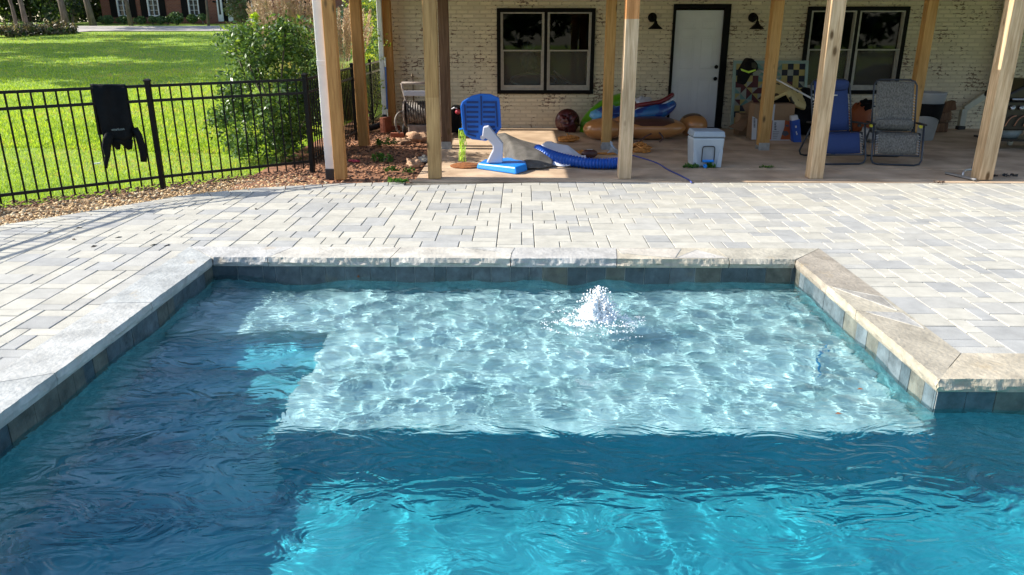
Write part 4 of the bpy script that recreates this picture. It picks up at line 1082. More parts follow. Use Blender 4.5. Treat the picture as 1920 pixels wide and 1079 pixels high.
b = MB(); c = P(1150, 281, .09); vs, fs = sheet([[(c.x - .10, c.y, .02), (c.x, c.y, .03), (c.x + .08, c.y, .02)], [(c.x - .04, c.y - .02, .14), (c.x + .01, c.y - .06, .10), (c.x + .08, c.y - .02, .06)], [(c.x - .06, c.y + .04, .22), (c.x - .01, c.y + .04, .2), (c.x + .04, c.y + .04, .1)]], 12, 12, .05, 9)
b.add(vs, fs); o = thick(b.build('crumpled_bag', mat('foil_bag', (.35, .48, .62), .25, (.6, .64, .68), 18)), .003); tag(o, 'crumpled blue and white plastic bag at the foot of the yellow brown post', 'bag')
cd = [P(1180, 290, .018), P(1205, 297, .018), P(1232, 306, .018), P(1252, 318, .018), P(1275, 329, .018), P(1292, 338, .012), P(1297, 343, .010)]
b = MB(); b.tube(smoothpath(cd, 6), .010, 6); o = b.build('cord', mat('cord_blue', (.07, .09, .30), .6, (.05, .07, .24), 6), smooth=True); tag(o, 'thin blue cord snaking across the concrete to the paver edge', 'cord')

# ---- pile of pool toys by the wall
TAN = mat('vinyl_tan', (.50, .225, .075), .35, (.44, .19, .06), 3, coat=.3); CHOC = mat('vinyl_brown', (.085, .035, .028), .35, (.07, .028, .022), 3, coat=.3)
MAR = mat('vinyl_maroon', (.10, .012, .014), .35, (.06, .008, .01), 12, .8, 14, coat=.3); LIME = mat('vinyl_lime', (.13, .42, .015), .35, (.11, .37, .012), 3, coat=.3)
def at3(px, py, Y): return V(px, py, Y)
mr = thing('maroon_float', (at3(1064, 230, 13.3).x, 13.3, .012), 'shiny maroon deflated float slumped against the wall left of the green one', 'inflatable')
c = at3(1064, 228, 13.35); b = MB(); b.lathe([(.0, .05), (.12, .05), (.19, .02), (.215, -.03), (.20, -.07), (.10, -.10), (0, -.10)], (c.x, 13.35, c.z), 24, 'y'); b.build('shell', MAR, mr, smooth=True)
c = at3(1066, 233, 13.2); blob('crumpled_front', MAR, mr, (c.x, 13.16, .16), (.14, .12, .15), .8, 7, n=24, k=18)
gr_ = thing('green_float', (at3(1140, 220, 13.3).x, 13.3, .012), 'lime green inflatable leaning against the brick wall behind the tan float', 'inflatable')
b = MB(); pth = smoothpath([at3(1098, 246, 13.2), at3(1112, 222, 13.35), at3(1140, 200, 13.5), at3(1170, 190, 13.58), at3(1192, 186, 13.6)], 7); pth[0].z = max(pth[0].z, .12)
b.tube(pth, .1, 16, rad=[.10, .12, .135, .145, .15] + [.15] * (len(pth) - 12) + [.14, .13, .12, .11, .10, .08, .06]); b.build('tube', LIME, gr_, smooth=True)
tn = thing('brown_tan_float', (at3(1200, 245, 12.4).x, 12.4, .012), 'long tan inflatable with dark brown patches lying in front of the white door', 'inflatable')
b = MB()
def lobe3(px0, px1, py, rz, ry, Y, rotz=0):
    a = at3(px0, py, Y); c = at3(px1, py, Y); return ((a.x + c.x) / 2, Y, rz + .014), ((c.x - a.x) / 2, ry, rz)
L1 = lobe3(1093, 1167, 245, .17, .26, 12.25); L2 = lobe3(1150, 1285, 245, .18, .34, 12.35)
b.ball(L1[0], L1[1], 28, 18); b.ball(L2[0], L2[1], 36, 18); 
L4 = ((L1[0][0] + L2[0][0]) / 2, 12.5, .20), (.32, .28, .17); b.ball(L4[0], L4[1], 28, 16)
b.build('body', TAN, tn, smooth=True)
b = MB(); c, r = L2   # brown band patch hugging the long lobe
vs = []; fs = []; nu, nv = 26, 14
for j in range(nv + 1):
    for i in range(nu + 1):
        u = -0.62 + 1.24 * i / nu; w = (1 - (abs(u) / .64) ** 2.0); t0 = .15 + .25 * (u / .6) ** 2; a = R(20) + (R(135) - R(20)) * (.5 + (j / nv - .5) * (1 if abs(u) < .3 else max(.25, 1.35 - abs(u) * 1.2)))
        sx = math.sin(math.acos(u)); p = Vector((c[0] + u * r[0] * 1.006, c[1] - math.cos(a) * r[1] * sx * 1.012, c[2] + math.sin(a) * r[2] * sx * 1.014)); vs.append(p)
fs = [(j * (nu + 1) + i, j * (nu + 1) + i + 1, (j + 1) * (nu + 1) + i + 1, (j + 1) * (nu + 1) + i) for j in range(nv) for i in range(nu)]
b.add(vs, fs); b.build('brown_patch', CHOC, tn, smooth=True)
b = MB(); b.tube(smoothpath([(c[0] - .02, c[1] - .33, .14), (c[0] - .12, c[1] - .37, .1), (c[0] - .2, c[1] - .36, .03), (c[0] - .28, c[1] - .33, .02)], 5), .013, 6); b.tube(smoothpath([(c[0] + .1, c[1] - .33, .16), (c[0] + .16, c[1] - .36, .08), (c[0] + .1, c[1] - .4, .02)], 5), .013, 6); b.build('straps', CHOC, tn, smooth=True)
t2 = thing('tan_float', (at3(1295, 245, 12.6).x, 12.6, .012), 'smaller round tan inflatable with a brown top between the long float and cooler', 'inflatable')
L3 = lobe3(1272, 1325, 245, .19, .24, 12.6); blob('body', TAN, t2, L3[0], L3[1], n=28, k=18)
b = MB(); c, r = L3; vs = []; nu, nv = 16, 10
for j in range(nv + 1):
    for i in range(nu + 1):
        u = -.75 + 1.2 * i / nu; a = R(60) + R(50) * (j / nv) ; sx = math.sin(math.acos(u)); vs.append(Vector((c[0] + u * r[0] * 1.01, c[1] - math.cos(a) * r[1] * sx * 1.015, c[2] + math.sin(a) * r[2] * sx * 1.015)))
b.add(vs, [(j * (nu + 1) + i, j * (nu + 1) + i + 1, (j + 1) * (nu + 1) + i + 1, (j + 1) * (nu + 1) + i) for j in range(nv) for i in range(nu)]); b.build('brown_patch', CHOC, t2, smooth=True)
VB = mat('vinyl_blue', (.01, .045, .22), .3, (.015, .12, .32), 5, coat=.3, lo=.5, hi=.56); VR = mat('vinyl_red', (.20, .015, .02), .3, (.12, .01, .014), 4, coat=.3); VW = mat('vinyl_white', (.6, .62, .66), .3, (.45, .48, .55), 5, coat=.3)
bf = thing('blue_float', (at3(1225, 210, 12.7).x, 12.7, .33), 'crumpled blue inflatable with white and maroon edging lying on top of the tan float', 'inflatable')
b = MB(); pth = smoothpath([at3(1172, 222, 12.5), at3(1195, 216, 12.45), at3(1220, 212, 12.45), at3(1240, 208, 12.5), at3(1258, 198, 12.55), at3(1262, 194, 12.6)], 6)
nn_ = len(pth); b.tube(pth, .1, 16, rad=[.05 + .075 * math.sin(math.pi * min(1, (i + 2) / nn_)) for i in range(nn_)]); b.build('wing', VB, bf, smooth=True)
b = MB(); pth = [p + Vector((0, -.03, .095)) for p in pth]; b.tube(pth, .018, 8); b.build('white_edge', VW, bf, smooth=True)
b = MB(); pth = [p + Vector((-.01, .03, .055)) for p in pth[:-3]]; b.tube(pth, .035, 8); b.build('maroon_edge', VR, bf, smooth=True)
b = MB(); c = at3(1190, 208, 12.5); b.ball((c.x, 12.48, c.z), (.07, .09, .13), 16, 12, .5, 5); c = at3(1205, 214, 12.5); b.ball((c.x, 12.45, c.z), (.13, .08, .075), 16, 12, .5, 8); b.build('maroon_fold', VR, bf, smooth=True)
bl_ = thing('blue_white_float', (at3(1140, 212, 12.7).x, 12.7, .33), 'blue and white inflatable heap behind the yellow brown post', 'inflatable')
c = at3(1143, 213, 12.6); blob('body', VB, bl_, (c.x, 12.6, c.z), (.24, .18, .12), .5, 12, n=26, k=16); c = at3(1120, 216, 12.55); blob('pale_end', mat('vinyl_sky', (.13, .40, .66), .3, (.1, .33, .58), 4, coat=.3), bl_, (c.x, 12.52, c.z), (.12, .12, .085), .3, 2)
wf = at3(1205, 192, 12.9); wt = thing('white_red_float', (wf.x, 12.9, .4), 'white and dark red folded inflatable between the post and the door', 'inflatable')
blob('white_part', VW, wt, (wf.x, 12.95, wf.z - .03), (.17, .14, .12), .4, 3); c = at3(1232, 200, 12.9); blob('red_part', VR, wt, (c.x, 12.85, c.z - .02), (.2, .12, .09), .5, 6)

# ---- cooler
cw = P(1326, 315, .012); cy = cw.y + .2
cool = thing('cooler', (cw.x, cy, .012), 'pale grey hard cooler standing on the concrete with a rope handle', 'cooler')
CO = mat('cooler_grey', (.46, .52, .57), .5, (.40, .46, .51), 4, .05, 60)
b = MB(); hw0, hw1, dp = .175, .20, .17; zt = .385
b.hull8([(cw.x - hw0, cy - dp, .014), (cw.x + hw0, cy - dp, .014), (cw.x + hw0, cy + dp, .014), (cw.x - hw0, cy + dp, .014)], [(cw.x - hw1, cy - dp - .015, zt), (cw.x + hw1, cy - dp - .015, zt), (cw.x + hw1, cy + dp + .015, zt), (cw.x - hw1, cy + dp + .015, zt)])
b.build('body', CO, cool, bevel=.018)
b = MB(); b.hull8([(cw.x - hw1 - .006, cy - dp - .022, zt + .008), (cw.x + hw1 + .006, cy - dp - .022, zt + .008), (cw.x + hw1 + .006, cy + dp + .02, zt + .008), (cw.x - hw1 - .006, cy + dp + .02, zt + .008)],
               [(cw.x - hw1 + .01, cy - dp - .01, zt + .085), (cw.x + hw1 - .01, cy - dp - .01, zt + .085), (cw.x + hw1 - .01, cy + dp, zt + .085), (cw.x - hw1 + .01, cy + dp, zt + .085)]); b.build('lid', mat('cooler_lid', (.36, .43, .50), .5, (.30, .37, .44), 4), cool, bevel=.015)
b = MB(); b.box(cw.x - .085, cw.x + .085, cy - dp - .016, cy - dp + .01, .03, .29); b.build('recess_shade_panel', mat('cooler_recess_shade', (.34, .39, .43), .6), cool, bevel=.01)  # raised panel, shade of a recess painted in as darker grey
b = MB(); yy = cy - dp - .03; b.tube(smoothpath([(cw.x - .078, yy, .09), (cw.x - .078, yy, .2), (cw.x - .07, yy, .275), (cw.x, yy, .285), (cw.x + .07, yy, .275), (cw.x + .078, yy, .2), (cw.x + .078, yy, .09)], 4), .006, 6); b.build('rope_handle', RUB, cool, smooth=True)
b = MB(); b.tube([(cw.x - .07, yy - .012, .10), (cw.x + .07, yy - .012, .10)], .016, 10); b.build('grip', BLUEL, cool)
b = MB(); b.lathe([(0, -.02), (.022, -.02), (.026, 0), (.022, .02), (0, .02)], (cw.x - .03, yy - .01, .035), 12, 'y'); b.build('drain_plug', BLUEL, cool)
for sx in (-1, 1):
    b = MB(); b.hull8([(cw.x + sx * .145 - .035, cy - dp - .02, .014), (cw.x + sx * .145 + .035, cy - dp - .02, .014), (cw.x + sx * .145 + .035, cy - dp + .03, .014), (cw.x + sx * .145 - .035, cy - dp + .03, .014)],
                   [(cw.x + sx * .168 - .02, cy - dp - .022, .24), (cw.x + sx * .168 + .02, cy - dp - .022, .24), (cw.x + sx * .168 + .02, cy - dp + .03, .24), (cw.x + sx * .168 - .02, cy - dp + .03, .24)]); b.build('corner_rib', CO, cool, bevel=.008)
LG1 = leaf_mat('weed_leaf', (.045, .13, .02)); LG2 = leaf_mat('weed_leaf_light', (.10, .24, .03))
def weed(px, py, w, n, label, size=.05, sd=1, h=.05, z=.02, grp='weeds growing up at the patio edge', mats=(LG1, LG2)):
    c = P(px, py, z); r_ = np.random.default_rng(sd); cen = np.array([[c.x + w * (r_.random() - .5) * 2, c.y + w * .4 * (r_.random() - .5) * 2, z + h * r_.random() * .6] for _ in range(14)])
    v, f = leaf_cloud(cen, np.tile([w * .3, w * .25, h * .6], (14, 1)), n, size, r_); v[:, 2] = np.maximum(v[:, 2], z * .6)
    o = np_mesh('weed', v - np.array([c.x, c.y, z]), f, list(mats), mi=r_.choice(len(mats), len(f))); o.location = (c.x, c.y, z)
    return tag(o, label, 'weed', grp)
weed(1296, 314, .08, 120, 'flat green weed at the left foot of the grey cooler', sd=1)
weed(1334, 313, .09, 220, 'bushier green weed in front of the grey cooler', .055, 2, .09)
weed(1436, 314, .08, 70, 'sparse dull weed in the slab joint left of the pale front post', .03, 3, .03)
weed(715, 302, .14, 260, 'leafy weed on the red clay between the two left posts', .045, 4, .10)
weed(730, 320, .10, 120, 'small weed on the clay near the downspout post', .04, 5, .06)
weed(745, 341, .10, 220, 'low green weed at the paver edge in front of the clay bed', .035, 6, .04)
weed(724, 272, .14, 160, 'weed on the far side of the clay bed', .05, 7, .10)
weed(770, 322, .08, 70, 'tiny weed against the two tone front post', .04, 8, .05)
weed(1762, 343, .06, 40, 'dry dark leaves on the slab edge left of the squeegee', .03, 9, .015, mats=(MUL[0],))
weed(1880, 329, .16, 60, 'dark wet leaves on the slab right of the cracked post', .04, 10, .012, mats=(RUB,))

# ---- mosaic board leaning on the wall, with things heaped before it
bd = thing('mosaic_board', (V(1435, 220, 13.5).x, 13.5, .012), 'pale green framed board with a yellow and black patchwork pattern leaning on the wall', 'board')
a = V(1376, 114, 13.62); c = V(1502, 238, 13.62); X0b, X1b, Zt = a.x, c.x, a.z; nC, nR = 12, 10; cw_ = (X1b - X0b - .1) / nC; Zb = Zt - .1 - nR * cw_
def lean(x, z, o=0): return (x, 13.46 + .2 * (z / Zt) - o, z)
b = MB(); 
for q in ((X0b, X0b + .05, Zb - .05, Zt), (X1b - .05, X1b, Zb - .05, Zt), (X0b + .05, X1b - .05, Zt - .05, Zt), (X0b + .05, X1b - .05, Zb - .05, Zb)):
    b.hull8([lean(q[0], q[2], .03), lean(q[1], q[2], .03), lean(q[1], q[2], 0), lean(q[0], q[2], 0)], [lean(q[0], q[3], .03), lean(q[1], q[3], .03), lean(q[1], q[3], 0), lean(q[0], q[3], 0)])
b.build('frame', mat('frame_green', (.30, .42, .38), .6, (.24, .35, .32), 5), bd)
PT = [mat('patch_yellow', (.46, .38, .14), .8, (.38, .31, .10), 9), mat('patch_black', (.018, .022, .04), .8), mat('patch_green', (.16, .30, .27), .8, (.12, .24, .22), 9), mat('patch_maroon', (.10, .025, .03), .8), mat('patch_grey', (.33, .35, .30), .8, (.28, .3, .25), 9)]
b = MB(); pat = {'Y': 0, 'B': 1, 'G': 2, 'M': 3, 'W': 4}
g = ["YBYG....YBYB", "BYBW....BWBY", "YBYM....YBYB", "MMMMWGGWMMYB", "GWMMMGGMMWWG", "WGGMMMMMMGGW", "WGGMMMMMMGGW", "YBYGMMMMGYBY", "BYBGWMMWGBYB", "YBYGWGGWGYBY"]
for j in range(nR):
    for i in range(nC):
        ch = g[j][i]; x0 = X0b + .05 + i * cw_; z1 = Zt - .05 - j * cw_; z0 = z1 - cw_; P4 = [lean(x0, z0, .012), lean(x0 + cw_, z0, .012), lean(x0 + cw_, z1, .012), lean(x0, z1, .012)]
        if ch in 'YBMG' and not (3 <= j <= 6): b.cur = pat[ch]; b.add(P4, [(0, 1, 2, 3)])
        else:
            o_ = 'GMWYGM'; c1, c2 = (o_[(i + j) % 4], o_[(i * 2 + j) % 3 + 1]) if ch != '.' else ('G', 'W')
            b.cur = pat[ch if ch in pat else c1]; 
            if (i + j) % 2: b.add(P4, [(0, 1, 2)]); b.cur = pat[c2]; b.add(P4, [(0, 2, 3)])
            else: b.add(P4, [(0, 1, 3)]); b.cur = pat[c2]; b.add(P4, [(1, 2, 3)])
b.build('patchwork', PT, bd)
DARKF = mat('black_fabric', (.007, .007, .008), .8, (.012, .012, .013), 8, .5, 60, spec=.1)
bg_ = thing('black_bag', (V(1400, 160, 13.2).x, 13.2, .45), 'black tapered bag with a neon yellow band propped on the mosaic board', 'bag')
b = MB(); outline(b, [(1390, 133), (1403, 110), (1411, 109), (1422, 120), (1423, 131), (1410, 139), (1398, 160), (1388, 158)], 13.0, .25); o = b.build('body', DARKF, bg_, bevel=.03)
b = MB(); outline(b, [(1389.5, 129), (1391, 133), (1404, 137.5), (1417, 133), (1417, 130.5), (1404, 134)], 12.975, .028); b.build('neon_band', NEON, bg_)
b = MB(); outline(b, [(1410, 118), (1416, 117), (1420, 124), (1417, 130), (1410, 127)], 12.985, .02); b.build('mesh_patch', mat('bag_mesh', (.05, .048, .03), .8), bg_)
# support under it: big dark bin bag and boxes
bb_ = thing('black_bin_bag', (V(1490, 250, 12.9).x, 12.9, .012), 'large slumped black bag behind the cardboard boxes and navy chair', 'bag')
c = V(1488, 220, 12.9); blob('body', DARKF, bb_, (c.x + .05, 12.95, .34), (.5, .28, .36), .5, 4, n=30, k=20); 
yl = thing('spotted_float', (V(1480, 180, 12.7).x, 12.7, .62), 'beige animal spotted cushion draped over the black bag', 'cushion')
ctrl = [[V(1440, 152, 13.0), V(1462, 150, 13.0), V(1484, 160, 12.95), V(1502, 172, 12.9), V(1508, 188, 12.85)],
        [V(1440, 180, 12.6), V(1460, 176, 12.55), V(1478, 172, 12.5), V(1494, 190, 12.5), V(1510, 200, 12.55)],
        [V(1438, 189, 12.5), V(1458, 186, 12.45), V(1474, 176, 12.42), V(1492, 200, 12.45), V(1509, 207, 12.5)]]
vs, fs = sheet(ctrl, 30, 14, .025, 2); b = MB(); b.add(vs, fs); BEIGE = mat('spotted_beige', (.56, .44, .19), .6, (.03, .022, .015), 9, lo=.30, hi=.315, detail=0); o = thick(b.build('body', BEIGE, yl, smooth=True), .05, 1)
CARD = mat('cardboard', (.30, .185, .105), .85, (.23, .14, .075), 4, .1, 60)
bx1 = thing('cardboard_box', (V(1400, 250, 12.9).x, 12.9, .012), 'open brown cardboard box with a drooping flap below the mosaic board', 'box')
b = MB(); a, c = V(1385, 250, 12.75), V(1428, 250, 12.75); b.box(a.x, c.x, 12.75, 13.05, .014, .36); b.build('body', CARD, bx1)
b = MB(); vs = [V(1366, 238, 12.4), V(1391, 247, 12.4), V(1413, 222, 12.72), V(1398, 219, 12.76)]; b.add(vs, [(0, 1, 2, 3)]); thick(b.build('flap', CARD, bx1), .006)
b = MB(); vs = [V(1398, 219, 12.76), V(1410, 196, 12.8), V(1424, 200, 12.8), V(1424, 214, 12.74)]; b.add(vs, [(0, 1, 2, 3)]); vs = [V(1400, 215, 12.8), V(1392, 198, 12.9), V(1412, 188, 12.95), V(1416, 212, 12.8)]; b.add(vs, [(0, 1, 2, 3)]); thick(b.build('flap', CARD, bx1), .006)
bx2 = thing('printed_box', (V(1452, 265, 12.2).x, 12.3, .012), 'white and orange printed box with vertical grey lettering behind the yellow post', 'box')
b = MB(); a, c = V(1409, 262, 12.2), V(1484, 262, 12.2); hb = V(1450, 196, 12.2).z; b.box(a.x, c.x, 12.2, 12.5, .014, hb); b.build('carton', CARD, bx2, bevel=.004)
WHT = mat('print_white', (.50, .50, .52), .6, (.46, .46, .48), 6); ORG = mat('print_orange', (.42, .09, .02), .6, (.36, .07, .02), 6); GRY = mat('print_grey', (.10, .10, .12), .6)
b = MB()
def deco(pts, m_i, off): b.cur = m_i; q = [V(x, y, 12.2 - off) for x, y in pts]; b.add(q, [list(range(len(q)))])
deco([(1409, 262), (1418, 262), (1420, 224), (1411, 218)], 0, .002); deco([(1442, 266), (1481, 266), (1481, 262), (1442, 262)], 0, .004)
deco([(1436, 263), (1446, 263), (1450, 200), (1440, 200)], 1, .002); deco([(1446, 262), (1463, 262), (1471, 238), (1472, 226), (1449, 226)], 0, .003); deco([(1447, 226), (1451, 196), (1454, 196), (1451, 226)], 0, .003)
deco([(1464, 262), (1481, 262), (1481, 228), (1472, 226), (1471, 240)], 1, .002); deco([(1466, 252), (1472, 256), (1480, 252), (1476, 246), (1468, 246)], 2, .005); deco([(1473, 238), (1479, 238), (1479, 234), (1473, 234)], 2, .005)
for k in range(5): y = 230 + k * 3.0; deco([(1452, y), (1456 - (k % 2), y), (1456 - (k % 2), y + 2), (1452, y + 2)], 2, .006)
for k in range(7): y = 222 + k * 2.6; deco([(1413, y), (1416.5, y), (1416.5, y + 1.7), (1413, y + 1.7)], 2, .006)
for k in range(5): y = 247 + k * 3.0; deco([(1449, y), (1461 - k, y), (1461 - k, y + .8), (1449, y + .8)], 2, .006)
b.build('print', [WHT, ORG, GRY], bx2)
bx3 = thing('blue_box', (V(1494, 268, 12.0).x, 12.0, .012), 'narrow upright blue box with a white top next to the pale front post', 'box')
q = [V(1488, 267, 11.95), V(1503, 267, 11.95), V(1500, 224, 12.1), V(1485, 227, 12.1)]; b = MB(); k_ = Vector((0, .12, 0)); b.hull8([q[0], q[1], q[1] + k_, q[0] + k_], [q[3], q[2], q[2] + k_, q[3] + k_]); b.build('carton', mat('carton_blue', (.008, .055, .30), .4, (.008, .05, .27), 4), bx3, bevel=.003)
q2 = [V(1483, 218, 12.14), V(1495, 216, 12.14)]; b = MB(); b.hull8([q[3], q[2] - Vector((.02, 0, 0)), q[2] + k_ - Vector((.02, 0, 0)), q[3] + k_], [q2[0], q2[1], q2[1] + k_, q2[0] + k_]); b.build('top', WHT, bx3)
b = MB(); 
for pts in ([(1491, 240), (1494, 240), (1494, 236), (1491, 236)], [(1492, 247), (1494, 246), (1495, 252), (1493, 252)], [(1493, 253.5), (1495.5, 253), (1495.5, 250), (1494, 250)]):
    qq = [V(x, y, 11.94 + (267 - y) * .0035) for x, y in pts]; b.add(qq, [(0, 1, 2, 3)])
b.build('print', WHT, bx3)
pl_ = MB(); pl_.tube([V(1422, 130, 13.1), V(1450, 146, 12.9), V(1526, 187, 12.3)], .014, 8); o = pl_.build('white_pole', WHITEPAINT, smooth=True); tag(o, 'long white pole slanting from the black bag down towards the navy chair', 'pole')

# ---- folding zero gravity lounge chairs
TUBE = mat('grey_tube', (.045, .052, .065), .4, (.035, .04, .05), 9, metal=.3); LACE = mat('white_lace', (.6, .6, .6), .7)
NAVY = mat('navy_sling', (.020, .045, .155), .8, (.016, .036, .125), 90, .25, 300); SLNG = mat('grey_sling', (.22, .21, .185), .9, (.10, .096, .085), 70, .5, 260, stretch=(1, 1, .5))
def lounge(pxc, y0, sling, label, rot, extras):
    base = P(pxc, 311, .012); t = thing('lounge_chair', (base.x, y0, .012), label, 'lounge chair', 'folding lounge chairs on the patio')
    X = base.x; RM = Matrix.Rotation(rot, 4, 'Z')
    def L(x, y, z): v = RM @ Vector((x, y, z)); return Vector((X + v.x, y0 + v.y, v.z + .012))
    W_ = .30
    def U(yf, ya, zt, w):   # U shaped leg loop: down, across the floor, up
        r = .06; return [L(-w, ya, zt), L(-w, yf, r + .02), L(-w + .02, yf, .03), L(-w + r + .02, yf, .014), L(w - r - .02, yf, .014), L(w - .02, yf, .03), L(w, yf, r + .02), L(w, ya, zt)]
    b = MB(); b.tube(U(-.34, -.20, .50, W_), .013, 8); b.build('front_leg_frame', TUBE, t, smooth=True)
    b = MB(); b.tube(U(.40, .10, .46, W_ - .035), .013, 8); b.build('rear_leg_frame', TUBE, t, smooth=True)
    # back frame with rounded top
    w = W_ - .035; b = MB(); tl = 1.04
    def bk(x, z): return L(x, .06 + (z - .38) * .38, z)
    b.tube([bk(-w, .38), bk(-w, tl - .07), bk(-w + .03, tl - .02), bk(-w + .08, tl), bk(w - .08, tl), bk(w - .03, tl - .02), bk(w, tl - .07), bk(w, .38)], .012, 8); b.build('back_frame', TUBE, t, smooth=True)
    b = MB(); b.tube([L(-w, .06, .38), L(-w, -.22, .40), L(-w, -.32, .13), L(w, -.32, .13), L(w, -.22, .40), L(w, .06, .38)], .011, 8); b.build('seat_frame', TUBE, t, smooth=True)
    def fab(name, pts, ww, nz=6, m=sling):
        b = MB(); vs = []; n = 10
        for (y, z) in pts:
            for k in range(n + 1): u = -1 + 2 * k / n; vs.append(L(ww * u, y + .012 * (1 - u * u), z - .010 * (1 - u * u) * (0 if z > .5 else 1)))
        b.add(vs, [(j * (n + 1) + k, j * (n + 1) + k + 1, (j + 1) * (n + 1) + k + 1, (j + 1) * (n + 1) + k) for j in range(len(pts) - 1) for k in range(n)]); o = b.build(name, m, t, smooth=True); thick(o, .008); return o
    fw_ = w - .035
    fab('backrest', [(.06 + (z - .38) * .38 - .005, z) for z in [.40, .5, .6, .7, .8, .9, .99, 1.02]], fw_)
    fab('seat', [(.06, .39), (0, .365), (-.1, .36), (-.18, .385), (-.215, .405)], fw_)
    fab('leg_rest', [(-.225, .395), (-.25, .33), (-.28, .25), (-.315, .15)], fw_)
    b = MB()
    for sx in (-1, 1):
        for k in range(13):
            z = .42 + k * .035
            b.tube([bk(sx * w, z), bk(sx * fw_, z + .018)], .0035, 4)
        for k in range(8):
            z = .15 + k * .031; yy = -.315 + (z - .15) * .36; b.tube([L(sx * w, yy - .004, z), L(sx * fw_, yy - .006, z + .014)], .0035, 4)
    b.build('lacing', LACE, t)
    for sx in (-1, 1):
        b = MB(); p0, p1 = L(sx * (W_ + .005), .16, .50), L(sx * (W_ + .005), -.24, .515); b.bar(p0, p1, .05, .022); b.build('armrest', RUB, t, bevel=.01)
        b = MB(); p0 = L(sx * W_, -.06, .475); b.lathe([(0, -.012), (.022, -.012), (.022, .012), (0, .012)], p0, 12, 'y'); b.build('locking_knob', extras.get('knob', RUB), t)
    if 'pillow' in extras:
        b = MB(); vs = []; 
        for j in range(9):
            a = math.pi * 2 * j / 8
            for k in range(11): u = -1 + .2 * k; e = (1 - abs(u) ** 6) ; c_ = bk(fw_ * u * 1.02, extras['pillow']); vs.append(c_ + Vector((0, -.035 - .035 * e * math.cos(a), .075 * math.sin(a) * (.6 + .4 * e))))
        b.add(vs, [(j * 11 + k, j * 11 + k + 1, (j + 1) * 11 + k + 1, (j + 1) * 11 + k) for j in range(8) for k in range(10)]); b.build('pillow', sling, t, smooth=True)
    return t, bk, fw_
YELK = mat('yellow_knob', (.65, .60, .04), .5)
tA, bkA, fwA = lounge(1578, 10.25, NAVY, 'navy blue folding lounge chair with padded headrest beside the pale front post', R(4), {'pillow': .97})
b = MB(); b.tube([bkA(-fwA * .35, .845) + Vector((0, -.02, 0)), bkA(fwA * .35, .842) + Vector((0, -.02, 0))], .009, 6); b.build('white_strap', LACE, tA)
tB, bkB, fwB = lounge(1688, 10.20, SLNG, 'grey woven folding lounge chair with yellow knobs beside the navy one', R(-12), {'pillow': .48, 'knob': YELK})

# ---- things behind the chairs
ob = thing('orange_bag', (V(1612, 215, 13.0).x, 13.0, .012), 'orange and black bag on the floor behind the two lounge chairs', 'bag')
c = V(1612, 215, 13.0); blob('body', mat('bag_orange', (.34, .085, .02), .7, (.26, .06, .015), 5), ob, (c.x, 13.0, .28), (.19, .15, .27), .35, 5); blob('flap', DARKF, ob, (c.x + .06, 12.95, .5), (.12, .12, .09), .5, 3)
gb_ = thing('white_rag', (V(1636, 262, 12).x, 12.0, .012), 'grey white crumpled cloth on the floor behind the grey lounge chair', 'cloth'); c = V(1632, 258, 12.0); blob('cloth', mat('rag', (.36, .36, .36), .9), gb_, (c.x, 12.0, .12), (.16, .12, .12), .9, 13)
p = P(1727, 262, .012); bk = thing('white_bucket', (p.x, p.y, .012), 'tall white tub with a black cloth wrapped round it by the wall', 'tub')
h_ = .72; b = MB(); b.lathe([(0, 0), (.16, 0), (.17, .01), (.255, h_), (.265, h_ + .02), (.25, h_ + .02), (.16, .05), (0, .05)], (p.x, p.y, .013), 32); b.build('tub', mat('tub_white', (.40, .42, .43), .5, (.33, .35, .36), 5), bk, smooth=True)
b = MB(); n = 32; vs = []
for k in range(n + 1):
    a = 2 * math.pi * k / n; z1 = h_ * .80; z0 = h_ * (.38 + .16 * math.sin(a * 1 + 3.6)); 
    for z in (z1, z1 - .02, (z0 + z1) / 2, z0): r = .17 + (.255 - .17) * z / h_ + .012; vs.append((p.x + r * math.cos(a), p.y + r * math.sin(a), z + .013))
b.add(vs, [(k * 4 + j, k * 4 + j + 1, (k + 1) * 4 + j + 1, (k + 1) * 4 + j) for k in range(n) for j in range(3)]); b.build('black_wrap', DARKF, bk, smooth=True)
FW = wood_mat('firewood', (.20, .11, .06), (.09, .045, .025), knots=False)
fwp = V(1757, 232, 13.3)
for k, (dx, dy, z, a, lb) in enumerate([(0, 0, .09, .1, 'bottom brown log of the little stack by the white tub'), (.03, .0, .27, .5, 'middle brown log of the little stack by the white tub'), (.08, .02, .43, -.3, 'top brown log jutting from the little stack by the white tub')]):
    b = MB(); x = fwp.x + dx; d_ = Vector((math.cos(a), math.sin(a) * .4, .12 * k)).normalized(); b.bar(Vector((x, 13.3 + dy, z)) - d_ * .17, Vector((x, 13.3 + dy, z)) + d_ * .17, .15, .16)
    o = b.build('log', FW, bevel=.02); tag(o, lb, 'log', 'stacked logs by the wall')
# squeegee
a, c = P(1773, 324, .03), P(1829, 337, .03); sq = thing('squeegee', ((a.x + c.x) / 2, (a.y + c.y) / 2, .012), 'metal floor squeegee leaning on the cracked right front post', 'squeegee')
b = MB(); b.bar(a, c, .03, .022); b.build('blade_holder', STEEL, sq, bevel=.004); b = MB(); b.bar(a - Vector((0, 0, .012)), c - Vector((0, 0, .012)), .01, .014); b.build('rubber_blade', RUB, sq)
m_ = a.lerp(c, .58); tp_ = V(1822, 318, 9.44); b = MB(); b.tube(smoothpath([m_ + Vector((0, 0, .01)), m_ + Vector((.04, .05, .06)), tp_], 4), .014, 8); q = tp_; b.tube([q, Vector((q.x + .20, q.y + .16, 1.45))], .012, 8); b.build('handle', STEEL, sq, smooth=True)
